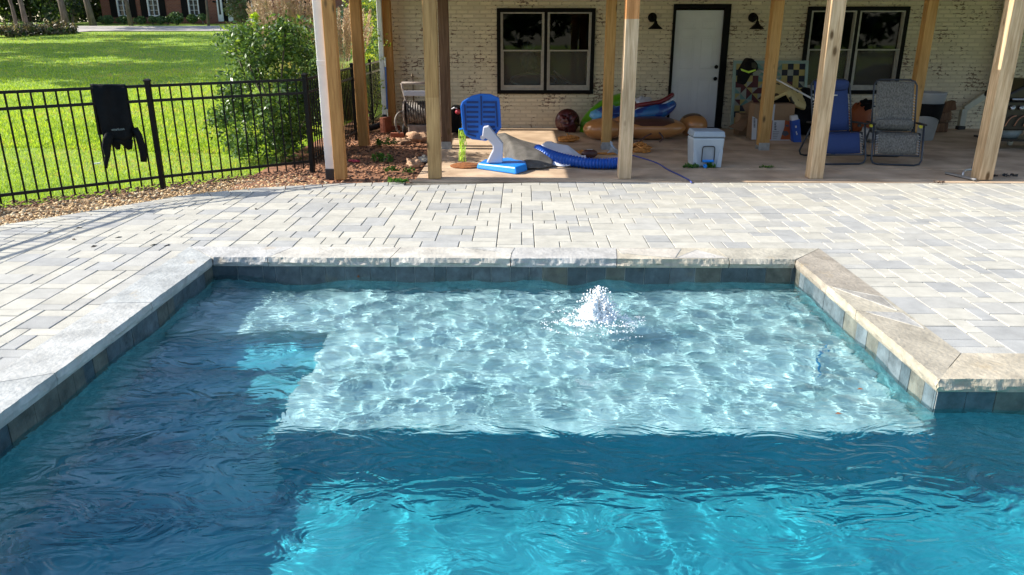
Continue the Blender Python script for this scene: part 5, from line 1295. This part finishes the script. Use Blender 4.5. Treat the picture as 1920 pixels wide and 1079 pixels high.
# grill on its cart
gp = P(1895, 312, .012); GB = mat('grill_black', (.018, .016, .015), .35, (.03, .022, .018), 6, metal=.3); COPP = mat('copper_trim', (.42, .20, .13), .35, metal=.7)
gx0 = V(1868, 200, 11.4).x; grill = thing('barbecue_grill', (gx0 + .6, 11.4, .012), 'black barbecue grill with silver knobs and copper coloured bars at the right edge', 'grill')
zb, zm_, zt_ = V(1900, 245, 11.2).z, V(1900, 190, 11.2).z, V(1900, 150, 11.2).z
b = MB(); b.box(gx0 + .02, gx0 + 1.2, 11.2, 11.75, zb, zm_); b.build('body', GB, grill, bevel=.02)
b = MB(); b.prism([(gx0, zm_ + .02), (gx0 + 1.22, zm_ + .02), (gx0 + 1.22, zt_), (gx0 + .35, zt_), (gx0, zm_ + .1)], 11.18, 11.78); b.build('lid', GB, grill, bevel=.03)
b = MB(); b.tube([(gx0 + .05, 11.14, zm_ + .03), (gx0 + 1.2, 11.14, zm_ + .03)], .014, 8); b.build('lid_handle', STEEL, grill)
for k in range(9):
    x = gx0 + .10 + .13 * k
    b = MB(); b.lathe([(0, -.02), (.03, -.02), (.034, .01), (0, .012)], (x, 11.17, zm_ - .09), 14, 'y'); b.build('knob', STEEL, grill, smooth=True)
    b = MB(); z = zb + .06; b.tube(smoothpath([(x - .05, 11.18, z), (x - .02, 11.17, z + .09), (x + .03, 11.17, z + .14), (x + .08, 11.18, z + .15)], 4), .009, 7); b.build('copper_bar', COPP, grill, smooth=True)
for x in (gx0 + .5, gx0 + 1.15):
    for y in (11.25, 11.7):
        b = MB(); b.box(x - .02, x + .02, y - .02, y + .02, .07, zb - .002); b.build('leg', GB, grill)
        b = MB(); b.lathe([(0, -.018), (.04, -.018), (.045, 0), (.04, .018), (0, .018)], (x, y, .058), 16, 'y'); b.build('wheel', STEEL, grill)
b = MB(); b.box(gx0 - .05, gx0 + 1.17, 11.22, 11.73, .14, .17); b.build('shelf', GB, grill)
c = V(1885, 258, 11.45); bn = MB(); bn.lathe([(0, 0), (.15, 0), (.20, .08), (.22, .17), (.235, .175), (.21, .16), (.15, .02), (0, .02)], (c.x, 11.45, .172), 30); o = bn.build('basin', mat('basin_white', (.30, .36, .38), .35, (.25, .31, .33), 4), smooth=True); tag(o, 'pale plastic basin on the shelf below the barbecue grill', 'basin')

# ---- hose reel cart, pole, bricks, rock, black bag by the left posts
hr = thing('hose_reel_cart', (V(776, 250, 12.7).x, 12.7, 0), 'grey hose reel cart with coiled dark hose by the left end of the wall', 'hose reel')
PLA = mat('old_plastic', (.30, .25, .22), .7, (.18, .14, .12), 9, .1, 60); HOSE = mat('dark_hose', (.06, .05, .045), .5, (.22, .19, .16), 14)
b = MB()
for off in (0, .52):
    q = lambda x, y, Y=12.55: V(x, y, Y) + Vector((off, 0, 0))
    b.tube(smoothpath([q(753, 156), q(757, 175), q(763, 195), q(766, 225), q(770, 252)], 4), .02, 8)
b.build('side_frame', PLA, hr, smooth=True)
b = MB(); b.tube([V(753, 156, 12.55), V(753, 156, 12.55) + Vector((.52, 0, 0))], .02, 8); b.build('handle', PLA, hr, smooth=True)
b = MB(); a = V(758, 176, 12.5); b.box(a.x, a.x + .46, 12.45, 12.68, a.z - .012, a.z); b.box(a.x, a.x + .46, 12.44, 12.452, a.z - .03, a.z + .05); b.build('tray', GREYP, hr, bevel=.004)
c = V(783, 212, 12.6); b = MB(); b.tube([(c.x - .17, 12.6, c.z), (c.x + .2, 12.6, c.z)], .09, 16)
for sx in (-.20, .23): b.lathe([(0, -.012), (.21, -.012), (.22, 0), (.21, .012), (0, .012)], (c.x + sx, 12.6, c.z), 24, 'x')
b.build('drum', PLA, hr, smooth=False)
b = MB(); pts = []
for k in range(9 * 16):
    a = 2 * math.pi * k / 16; x = c.x - .16 + .36 * (k / 144); pts.append(Vector((x, 12.6 + .175 * math.cos(a), c.z + .175 * math.sin(a))))
b.tube(pts, .021, 8); pts = [p + Vector((.01, 0, 0)) for p in pts]; b.build('coiled_hose', HOSE, hr, smooth=True)
b = MB(); b.tube(smoothpath([V(765, 210, 12.5), V(748, 212, 12.45), V(741, 226, 12.42), V(744, 243, 12.4), V(750, 250, 12.4)], 5), .017, 8); b.build('loose_hose', HOSE, hr, smooth=True)
b = MB(); b.box(V(766, 246, 12.5).x, V(803, 246, 12.5).x, 12.45, 12.85, .03, .22); b.build('tank', PLA, hr, bevel=.02)
for sx in (0, .5):
    b = MB(); a = V(757, 245, 12.7); b.lathe([(0, -.02), (.08, -.02), (.10, -.01), (.10, .01), (.08, .02), (0, .02)], (a.x + sx, 12.75, .105), 20, 'x'); b.build('wheel', RUB, hr)
pp_ = thing('blue_pole', (V(729, 245, 13.4).x, 13.4, 0), 'thin pole with a blue handle leaning on the rear corner post', 'pole')
a, m_, c = V(722, 108, 13.45), V(726, 205, 13.4), V(729, 243, 13.38); b = MB(); b.tube([a, a.lerp(m_, .18)], .014, 8); b.tube([m_, c], .012, 8); b.build('shaft', STEEL, pp_)
b = MB(); b.tube([a.lerp(m_, .18), m_], .015, 8); b.build('blue_grip', mat('grip_blue', (.03, .10, .36), .4), pp_)
BRK = mat('red_brick', (.33, .11, .06), .9, (.24, .08, .045), 12, .4, 60)
for k, (px, py, a, lb) in enumerate([(745, 252, .1, 'loose red brick lying in front of the rear corner post'), (724, 246, 1.2, 'red brick standing against the foot of the rear corner post'), (738, 243, .4, 'red brick partly behind the loose one at the wall corner')]):
    p = P(px, py, .04); b = MB(); d_ = Vector((math.cos(a), math.sin(a), 0)) * .11; z = .03 + .02 * k + (.1 if k == 1 else 0); b.bar(Vector((p.x, p.y, z)) - d_, Vector((p.x, p.y, z)) + d_, .1, .07 if k != 1 else .25); o = b.build('loose_brick', BRK, bevel=.004); tag(o, lb, 'brick', 'loose bricks at the wall corner')
RK = mat('tan_rock', (.46, .30, .19), .9, (.30, .16, .09), 5, .6, 30)
for k, (px, py, r, lb) in enumerate([(785, 262, (.20, .14, .09), 'large flat tan rock in front of the hose reel cart'), (756, 266, (.12, .09, .05), 'smaller clay covered rock left of the large flat rock'), (776, 309, (.09, .09, .07), 'lumpy clay rock near the foot of the two tone post'), (797, 300, (.10, .12, .05), 'flat grey stone tucked behind the two tone front post')]):
    p = P(px, py, .03); b = MB(); b.ball((p.x, p.y, r[2] * .6), r, 18, 12, .7, k * 3 + 1); o = b.build('rock', RK if k < 3 else mat('grey_rock', (.30, .28, .24), .9), smooth=True); tag(o, lb, 'rock', 'rocks in the clay bed')
cb_ = thing('black_cart', (V(856, 245, 13.0).x, 13.0, .012), 'black bag with a pink ball on top behind the dark brown post', 'bag')
b = MB(); outline(b, [(844, 250), (862, 250), (864, 205), (858, 200), (845, 200)], 12.8, .35); b.build('body', DARKF, cb_, bevel=.05); c = V(858, 210, 12.75); blob('pink_ball', mat('pink', (.55, .06, .09), .5), cb_, (c.x, 12.78, c.z), .045); b = MB(); b.tube([V(847, 205, 12.78), V(852, 202, 12.75), V(857, 204, 12.78)], .012, 6); b.build('strap', GREYP, cb_)
gl = P(660, 303, .01); b = MB()
b.ball((gl.x, gl.y, .02), (.05, .035, .015), 14, 8, .3, 1)
for k in range(4): b.tube([(gl.x + .03, gl.y - .025 + k * .017, .02), (gl.x + .11 - .01 * abs(k - 1.5), gl.y - .04 + k * .026, .012)], .009, 7)
b.tube([(gl.x, gl.y - .03, .02), (gl.x + .05, gl.y - .07, .012)], .009, 7)
o = b.build('glove', mat('pink_glove', (.50, .05, .08), .8), smooth=True); tag(o, 'bright pink glove dropped on the red clay', 'glove')

# ---- bits in the water
b = MB(); pts = [(1552, 686), (1546, 697), (1536, 706), (1533, 722), (1537, 742)]
b.tube(smoothpath([P(x, y, ZS - .20) + Vector((0, .06, 0)) for x, y in pts], 5), .007, 8); o = b.build('cleaner_hose', mat('cleaner_blue', (.01, .25, .50), .5), smooth=True); tag(o, 'short curly blue hose under the water on the pool ledge', 'hose'); receiver(o)
LF = mat('dead_leaf', (.30, .10, .03), .8)
for k, (px, py, lb) in enumerate([(672, 522, 'small reddish leaf stuck to the tiles on the far pool wall'), (1613, 730, 'orange leaf floating near the blue hose'), (1572, 776, 'brown leaf floating near the front edge of the ledge')]):
    z = ZS + .02 if k else ZS + .04; p = P(px, py, z) if k else V(px, py, wyb - .012); b = MB(); b.add([p + Vector(v) for v in ((-.016, 0, 0), (0, -.008, .002), (.018, 0, .0), (0, .008, .004) if k else (0, -.004, .03))], [(0, 1, 2, 3)]); o = thick(b.build('leaf', LF), .001); tag(o, lb, 'leaf', 'leaves fallen in the pool')

# ================================================================== PLANTS
def colmat(n, c, **k): return leaf_mat(n, c, **k)
SH1, SH2, SH3 = colmat('shrub_leaf_dark', (.05, .10, .025), rough=.42, tr=.25), colmat('shrub_leaf', (.10, .19, .045), rough=.42, tr=.3), colmat('shrub_leaf_new', (.20, .30, .05), rough=.35)
TRK = mat('bark', (.19, .15, .12), .95, (.09, .07, .055), 6, .8, 20, stretch=(3, 3, .5), detail=8)
def foliage(name, parent, cen, spr, n, size, mats, sd, wts=None, long=2.2, droop=0):
    r_ = np.random.default_rng(sd); v, f = leaf_cloud(cen, spr, n, size, r_, long, droop); o = np_mesh(name, v - np.array(parent.location), f, list(mats), parent, mi=r_.choice(len(mats), len(f), p=wts)); return o
def shrub(x, y, z, w, h, n, size, label, mats, sd, wts=None, top=None, name='shrub', taper=.0, cat='shrub', grp=None):
    t = thing(name, (x, y, z), label, cat, grp); r_ = random.Random(sd); cen = []; spr = []
    for k in range(70):
        a = r_.uniform(0, 6.28); u = r_.random(); q = r_.random() ** .5 * w * (1 - taper * u) * (.75 + .35 * math.sin(math.pi * min(1, u + .15))); cen.append((x + q * math.cos(a), y + q * math.sin(a), z + .1 * h + u * h * .82)); s = r_.uniform(.18, .34) * w; spr.append((s * 1.2, s * 1.2, s * 1.1))
    foliage('leaves', t, cen, spr, n, size, mats, sd, wts)
    b = MB()
    for k in range(9):
        c = cen[k * 2]; b.tube(smoothpath([(x + r_.uniform(-.06, .06), y + r_.uniform(-.06, .06), z), ((x + c[0]) / 2 + r_.uniform(-.05, .05), (y + c[1]) / 2, z + (c[2] - z) * .5), c], 4), .012, 5)
    b.build('stems', TRK, t, smooth=True); return t
shrub(-3.42, 10.75, -.05, .76, 1.88, 19000, .062, 'large dark green glossy shrub growing behind the corner of the fence', (SH1, SH2, SH3), 3, (.44, .42, .14))
# bright shoots at its top
t = thing('shrub_sprig', (-4.08, 10.9, 0), 'tall pale yellow green shoot rising from the large glossy shrub', 'shoot'); b = MB(); p = V(478, 30, 10.9); b.tube([(p.x + .1, 10.9, 0), (p.x, 10.9, p.z)], .006, 5); b.build('stem', TRK, t)
foliage('leaves', t, [(p.x, 10.9, p.z - .08), (p.x, 10.9, p.z)], [(.04, .04, .1), (.05, .05, .06)], 46, .085, (colmat('shoot_leaf', (.38, .52, .05)),), 2)
# plume grass
PLG = [mat('plume_straw', (.68, .56, .40), .95, (.55, .43, .28), 9), mat('plume_pink', (.54, .40, .31), .95)]
GBL = [colmat('blade_green', (.20, .28, .07), rough=.5), colmat('blade_straw', (.42, .40, .16), rough=.6)]
def plume_grass(x, y, z, w, h, label, sd, nb=900, npl=60):
    t = thing('plume_grass', (x, y, z), label, 'ornamental grass', 'clumps of ornamental plume grass behind the fence'); r_ = np.random.default_rng(sd)
    vs = []; 
    for k in range(nb):
        a = r_.random() * 6.283; out = w * (.25 + .9 * r_.random()); hh = h * (.35 + .35 * r_.random()); wd = .006 + .004 * r_.random(); px, py = .1 * w * r_.normal(), .1 * w * r_.normal(); dx, dy = math.cos(a), math.sin(a)
        prev = None
        for s in range(6):
            u = s / 5; r = out * u ** 1.6; zz = hh * (1.9 * u - .95 * u * u * (1 + .25 * out / w)); c = np.array([px + dx * r, py + dy * r, zz]); q = np.array([-dy, dx, 0]) * wd * (1 - u * .85)
            if prev is not None: vs += [prev[0], prev[1], c + q, c - q]
            prev = (c - q, c + q)
    v = np.array(vs); f = np.arange(len(v)).reshape(-1, 4); np_mesh('blades', v, f, GBL, t, mi=np.repeat(r_.choice([0, 0, 1], nb), 5))
    vs = []
    for k in range(npl):
        a = r_.random() * 6.283; out = w * .75 * r_.random() ** .6; hh = h * (.78 + .26 * r_.random()); base = np.array([.06 * r_.normal(), .06 * r_.normal(), 0]); top = np.array([math.cos(a) * out, math.sin(a) * out, hh]); 
        L_ = .42 + .2 * r_.random(); nrm = top / np.linalg.norm(top)
        q = np.cross(nrm, [0, 0, 1.0001]); q = q / (np.linalg.norm(q) + 1e-9) * .003; vs += [base - q, base + q, top + q, top - q]
        for j in range(150):
            u = r_.random(); c = top - nrm * L_ * (u - .35); d_ = r_.normal(size=3) * .5 + nrm * 1.1; d_ /= np.linalg.norm(d_); s2 = np.cross(d_, r_.normal(size=3)); s2 /= np.linalg.norm(s2); ll = .075 * (1.1 - abs(u - .4)); vs += [c, c + d_ * ll * .5 + s2 * .006, c + d_ * ll, c + d_ * ll * .5 - s2 * .006]
    v = np.array(vs); f = np.arange(len(v)).reshape(-1, 4); np_mesh('plumes', v, f, PLG, t, mi=r_.choice([0, 0, 1], len(f)))
plume_grass(-3.95, 13.4, .15, .75, 2.05, 'tall straw coloured plume grass rising behind the glossy shrub', 1, 900, 110)
plume_grass(-3.25, 14.2, .1, .8, 1.75, 'arching pale green plume grass between the two left posts', 2, 1600, 60)
plume_grass(-4.75, 15.0, .2, .55, 1.7, 'smaller feathery plume grass further left behind the shrub', 3, 500, 26)
YG = colmat('leaf_yellow_green', (.34, .42, .05))
shrub(-3.30, 18.2, .15, .7, 2.3, 6500, .08, 'tall yellow green bush seen between the posts beside the wall corner', (SH1, SH2, YG), 9, (.3, .35, .35))
shrub(-2.98, 15.2, .0, .28, 1.35, 900, .07, 'thin leafy bush against the side fence near the wall corner', (SH2, YG), 12, (.5, .5))
shrub(-5.3, 24, .75, .7, 1.6, 2500, .10, 'small blue green conifer standing in shade behind the plume grass', (colmat('blue_green_leaf', (.08, .15, .13)), SH1), 14, (.6, .4))
v_ = thing('climbing_vine', (-2.36, 13.5, 1.4), 'thin vine with pale leaves climbing the rear corner post', 'vine')
foliage('leaves', v_, [(-2.40, 13.48, .4), (-2.42, 13.45, .75), (-2.36, 13.46, 1.2), (-2.28, 13.46, 1.5), (-2.40, 13.46, 1.6)], np.tile([.07, .04, .12], (5, 1)), 70, .06, (YG, SH2), 5)

# ================================================================== FAR HOUSE
YH = 50.0
HB = brick_mat('red_brick_wall', (.26, .085, .045), (.22, .13, .10), (.14, .05, .03), .98, bw=.22, bh=.08, second=(.20, .06, .035))
def hx(px): return V(px, 30, YH).x
hz = 2.02
fh = thing('red_brick_house', (hx(192) + 8, YH, hz), 'red brick house with black shutters across the lawn and driveway', 'house')
b = MB(); Xl, Xr = hx(192), hx(900)
wins = [(222, 245), (279, 300), (355, 375), (473, 490), (545, 565)]; door_x = (409, 437)
ops = sorted([(hx(a), hx(c), 'w') for a, c in wins] + [(hx(door_x[0]), hx(door_x[1]), 'd')]); x = Xl
WZ0, WZ1 = V(300, 31, YH).z, 4.3
for a, c, k in ops:
    b.box(x, a, YH, YH + .3, hz - .5, 6.5); z0 = WZ0 if k == 'w' else hz + .1
    b.box(a, c, YH, YH + .3, hz - .5, z0); b.box(a, c, YH, YH + .3, 4.4, 6.5); x = c
b.box(x, Xr, YH, YH + .3, hz - .5, 6.5); b.box(Xl, Xl + .3, YH + .3, YH + 9, hz - .5, 6.5)
b.build('wall', HB, fh)
b = MB(); b.prism([(Xl - .5, 6.5), (Xr + .5, 6.5), (Xr + .5, 6.7), (Xl - .5, 6.7)], YH - .6, YH + 9.5); b.build('roof', MATS['roof_shingle'], fh)
DG = mat('dark_glass', (.03, .035, .035), .08, (.05, .05, .045), 2)
for a, c, k in ops:
    if k == 'w':
        fr = MB(); t_ = .07; fr.box(a, a + t_, YH - .03, YH + .1, WZ0, 4.4); fr.box(c - t_, c, YH - .03, YH + .1, WZ0, 4.4); fr.box(a + t_, c - t_, YH - .03, YH + .1, WZ0, WZ0 + t_); fr.box(a + t_, c - t_, YH - .02, YH + .1, WZ0 + .95, WZ0 + 1.0); fr.box((a + c) / 2 - .012, (a + c) / 2 + .012, YH - .01, YH + .1, WZ0 + t_, 4.4)
        for zz in (.35, .65, 1.3): fr.box(a + t_, c - t_, YH - .005, YH + .1, WZ0 + zz, WZ0 + zz + .02)
        f_o = fr.build('window', WHITEPAINT, fh)
        g = MB(); g.box(a, c, YH + .12, YH + .14, WZ0, 4.4); o = g.build('pane', DG, fh); o.parent = f_o; o.location = (0, 0, 0)
        for sx in (-1, 1):
            s = MB(); x0 = a - .42 if sx < 0 else c + .04; s.box(x0, x0 + .38, YH - .05, YH - .003, WZ0 - .05, 4.45)
            for q in range(14): s.box(x0 + .05, x0 + .33, YH - .062, YH - .052, WZ0 + .05 + q * .14, WZ0 + .12 + q * .14)
            s.build('shutter', TRIM, fh)
    else:
        fr = MB(); fr.box(a, a + .32, YH - .04, YH + .1, hz + .1, 4.4); fr.box(c - .30, c, YH - .04, YH + .1, hz + .1, 4.4); fr.build('door_surround', WHITEPAINT, fh)
        g = MB(); g.box(a + .09, a + .22, YH - .045, YH - .042, hz + .5, 4.3); g.box(c - .21, c - .09, YH - .045, YH - .042, hz + .5, 4.3); g.build('side_light', DG, fh)
        d_ = MB(); d_.box(a + .32, c - .30, YH + .05, YH + .1, hz + .1, 4.4); d_.build('door', TRIM, fh)
b = MB(); b.tube([V(401, 5, YH - .1), V(401, 2, YH - .1)], .1, 8); b.build('porch_light', TRIM, fh)
BX = [colmat('boxwood_dark', (.04, .085, .03), tr=.15), colmat('boxwood', (.13, .21, .075), tr=.2)]
bushes = [(191, 37, 13, 'leftmost in the row'), (202, 37, 19, 'second from the left'), (222, 38, 9, 'small one under the first window'), (232, 37, 16, 'wide one under the first window'), (255, 38, 9, 'small one right of the dark trunk'), (265, 37.5, 16, 'left of the second window'), (285, 36.5, 14, 'under the second window'), (300, 37.5, 17, 'under the right shutter of the second window'), (314, 37, 11, 'left side of the big round bush'), (330, 34, 26, 'the biggest and roundest of all'), (360, 35, 18, 'under the left shutter of the third window'), (379, 32, 14, 'pale one against the grey trunk'), (470, 34, 15, 'right of the door'), (486, 35, 14, 'under the window right of the door'), (500, 35, 18, 'far right beside the plume grass')]
for k, (px, py, w, lb) in enumerate(bushes):
    p = V(px, py, YH - 1.1); r = w / 2 / 1419 * 47.5; t = thing('boxwood_bush', (p.x, YH - 1.1, 2.0), 'clipped round bush by the brick house, ' + lb, 'bush', 'clipped bushes in front of the red brick house')
    foliage('leaves', t, [(p.x, YH - 1.1, p.z)], [(r * 1.05, r, r * .86)], 420 + int(w * 25), .11, BX, k, (.4, .6), 1.6)
    b = MB(); b.tube([(p.x, YH - 1.1, 1.9), (p.x, YH - 1.1, p.z)], .05, 6); b.build('stem', TRK, t)
t = shrub(V(448, 30, 48).x, 48, 2.0, .75, 1.7, 1600, .16, 'wispy dry shrub in front of the red brick house beside its door', (colmat('dry_leaf', (.20, .19, .10)), SH2), 31, (.7, .3))

# ================================================================== TREES
CR = [colmat('crown_dark', (.025, .055, .018), tr=.25), colmat('crown_mid', (.05, .10, .028), tr=.3), colmat('crown_light', (.12, .20, .045), tr=.4)]
def tree(x, y, label, h, rad, tr, sd, n=2600, size=.3, crown_from=.35, leanx=0, wts=(.4, .4, .2), grp='trees round the lawn', name='tree', ncl=22):
    z = gz(x, y) - .1; t = thing(name, (x, y, z), label, 'tree', grp); r_ = random.Random(sd)
    b = MB(); pts = [Vector((x + leanx * u + .12 * math.sin(u * 5 + sd) * (u > 0), y, z + h * .92 * u)) for u in [k / 9 for k in range(10)]]
    b.tube(pts, tr, 10, rad=[tr * (1.25 if k == 0 else 1) * (1 - .085 * k) for k in range(10)]); cen = []; spr = []
    for k in range(ncl):
        u = crown_from + (1 - crown_from) * (k + .5) / ncl; a = r_.uniform(0, 6.28); q = rad * (.35 + .65 * r_.random()) * math.sin(math.pi * min(.93, .25 + .75 * (u - crown_from) / (1 - crown_from)))
        base = Vector((x + leanx * u, y, z + h * .92 * u * .9)); c = Vector((base.x + q * math.cos(a), y + q * math.sin(a), z + h * u)); cen.append(tuple(c)); s = rad * r_.uniform(.22, .38); spr.append((s, s, s * .7))
        b.tube([base, base.lerp(c, .5) + Vector((0, 0, -.1)), c], tr * .3, 5, rad=[tr * .3, tr * .2, tr * .08])
    b.build('trunk', TRK, t, smooth=True); foliage('crown', t, cen, spr, n, size, CR, sd, wts, 1.7); return t
# trees one can see
def tx(px, Y): return V(px, 30, Y).x
tree(tx(46, 44), 44, 'grey trunk leaning left at the far left corner of the lawn', 13, 3, .13, 1, leanx=-1.6, crown_from=.4)
tree(tx(28, 45), 45, 'thin dark trunk at the far left behind the dry bushes', 12, 2.5, .10, 2, leanx=-1.2, crown_from=.45)
tree(tx(122, 46), 46, 'thick pale grey trunk where the driveway meets the trees', 15, 3.2, .18, 3, crown_from=.45, leanx=-.6)
tree(tx(172, 47), 47, 'dark trunk just left of the red brick house', 15, 3.2, .18, 4, crown_from=.45, leanx=-.5)
tree(tx(243, 47.6), 47.6, 'dark trunk standing in front of the first window of the brick house', 15, 3, .12, 5, crown_from=.5)
tree(tx(389, 47.6), 47.6, 'slim grey trunk left of the brick house door', 14, 2.6, .075, 6, crown_from=.5)
tree(tx(140, 50), 50, 'thin dark trunk in the woods behind the driveway', 13, 2.5, .09, 7, crown_from=.4)
# those that stand left of the picture and throw their shade on the lawn
for k, (x, y, h, r) in enumerate([(-23, 20.8, 13.5, 3.4), (-28, 24, 15, 4), (-21, 27.5, 12, 3.2), (-26, 31, 15, 4.2), (-26.5, 36, 14, 4.2), (-33, 28, 16, 4.5), (-32, 21.5, 15, 3.5)]):
    tree(x, y, ['tall oak left of the lawn nearest the pool', 'broad oak left of the lawn behind the nearest one', 'shorter oak at the left edge of the lawn', 'widest oak left of the lawn', 'oak near the driveway left of the lawn', 'tallest oak back in the left woods', 'oak behind the nearest one, left of the lawn'][k], h, r, .3, 40 + k, n=3800, size=.36, crown_from=.38)
# understory that reads as trees and bushes at the left
US = [colmat('understory_dark', (.020, .042, .015), tr=.2), colmat('understory', (.045, .085, .022), tr=.3), colmat('understory_light', (.13, .20, .05), tr=.4)]
rr_ = random.Random(17)
for k in range(13):
    Y = rr_.uniform(48, 55); px = -70 + k * 21 + rr_.uniform(-6, 6); x = V(px, 30, Y).x; z = gz(x, Y); t = thing('understory_tree', (x, Y, z), 'dark leafy small tree in the woods beyond the driveway', 'tree', 'small trees filling the woods behind the driveway')
    cen = [(x + rr_.uniform(-1.2, 1.2), Y + rr_.uniform(-1, 1), z + rr_.uniform(.4, 5.2)) for _ in range(12)]; foliage('crown', t, cen, np.tile([.9, .8, .7], (12, 1)), 2300, .22, US, 100 + k, (.55, .33, .12), 1.7)
    b = MB(); b.tube([(x, Y, z - .1), (x + .2, Y, z + 4)], .08, 6); b.build('trunk', TRK, t)
DRY = [colmat('dry_fern', (.30, .24, .15), tr=.3), colmat('dry_fern_dark', (.10, .08, .045), tr=.2), SH1]
for k, (px, py, w) in enumerate([(8, 50, .9), (30, 48, .8), (55, 50, .8), (78, 50, .7), (100, 50, .8), (122, 50, .5)]):
    Y = 36.5 + k * .5; x = V(px, py, Y).x; z = gz(x, Y); t = thing('dry_bush', (x, Y, z), 'low dry bush at the left end of the driveway, ' + ['far left of the row', 'second from the left', 'third from the left', 'third from the right', 'second from the right', 'rightmost by the pale trunk'][k], 'bush', 'dry bushes edging the driveway')
    foliage('leaves', t, [(x, Y, z + .28), (x + .3, Y, z + .2), (x - .3, Y, z + .35)], np.tile([w * .5, .45, .22 + .05 * (k % 3)], (3, 1)), 520, .2, DRY, 60 + k, (.25, .45, .3), 3)
    b = MB(); b.tube([(x, Y, z - .05), (x, Y, z + .35)], .03, 5); b.build('stem', TRK, t)
# the wood behind everything
rw = np.random.default_rng(77); nc = 420
cx = rw.uniform(-75, 30, nc); cyy = 62 + rw.uniform(0, 9, nc); cz = rw.uniform(1.5, 15, nc)
cen = np.stack([cx, cyy, cz], 1); v, f = leaf_cloud(cen, np.tile([2.3, 2.0, 1.8], (nc, 1)), 52000, .55, rw, 1.6)
o = np_mesh('woods', v, f, US, mi=rw.choice(3, len(f), p=(.6, .32, .08))); tag(o, 'dark wood closing off the view behind the lawn and the brick house', 'woods', kind='stuff')
# small things lying in the grass
for k, (px, py, s, lb) in enumerate([(277, 55, .09, 'white scrap of paper on the far shaded lawn'), (180, 308, .05, 'white stick lying in the grass below the swim shirt'), (87, 226, .02, 'dark pebble in the sunlit grass left of the swim shirt')]):
    z = .95 if k == 0 else .03
    d = ray(px, py).normalized(); t_ = 5
    while CAM_H + d.z * t_ > gz(d.x * t_, d.y * t_) + .05 and t_ < 60: t_ += .05
    p = Vector((d.x * t_, d.y * t_, CAM_H + d.z * t_)); b = MB(); b.bar(p - Vector((s, 0, 0)), p + Vector((s, .02, .01)), .05 if k == 0 else .02, .02); o = b.build(['paper_scrap', 'stick', 'pebble'][k], WHITEPAINT if k < 2 else RUB, bevel=.004); tag(o, lb, ['paper', 'stick', 'pebble'][k])

nc = 120; cx = rw.uniform(-40, 40, nc); cyy = -26 + rw.uniform(-5, 0, nc); cz = rw.uniform(.5, 11, nc)  # unseen foliage added behind the camera, darkens what the windows reflect
v, f = leaf_cloud(np.stack([cx, cyy, cz], 1), np.tile([3.0, 2.0, 2.2], (nc, 1)), 14000, 1.0, rw, 1.6)
o = np_mesh('woods', v, f, US, mi=rw.choice(3, len(f), p=(.5, .38, .12))); tag(o, 'unseen trees added behind the camera to darken the window reflections', 'woods', kind='stuff')
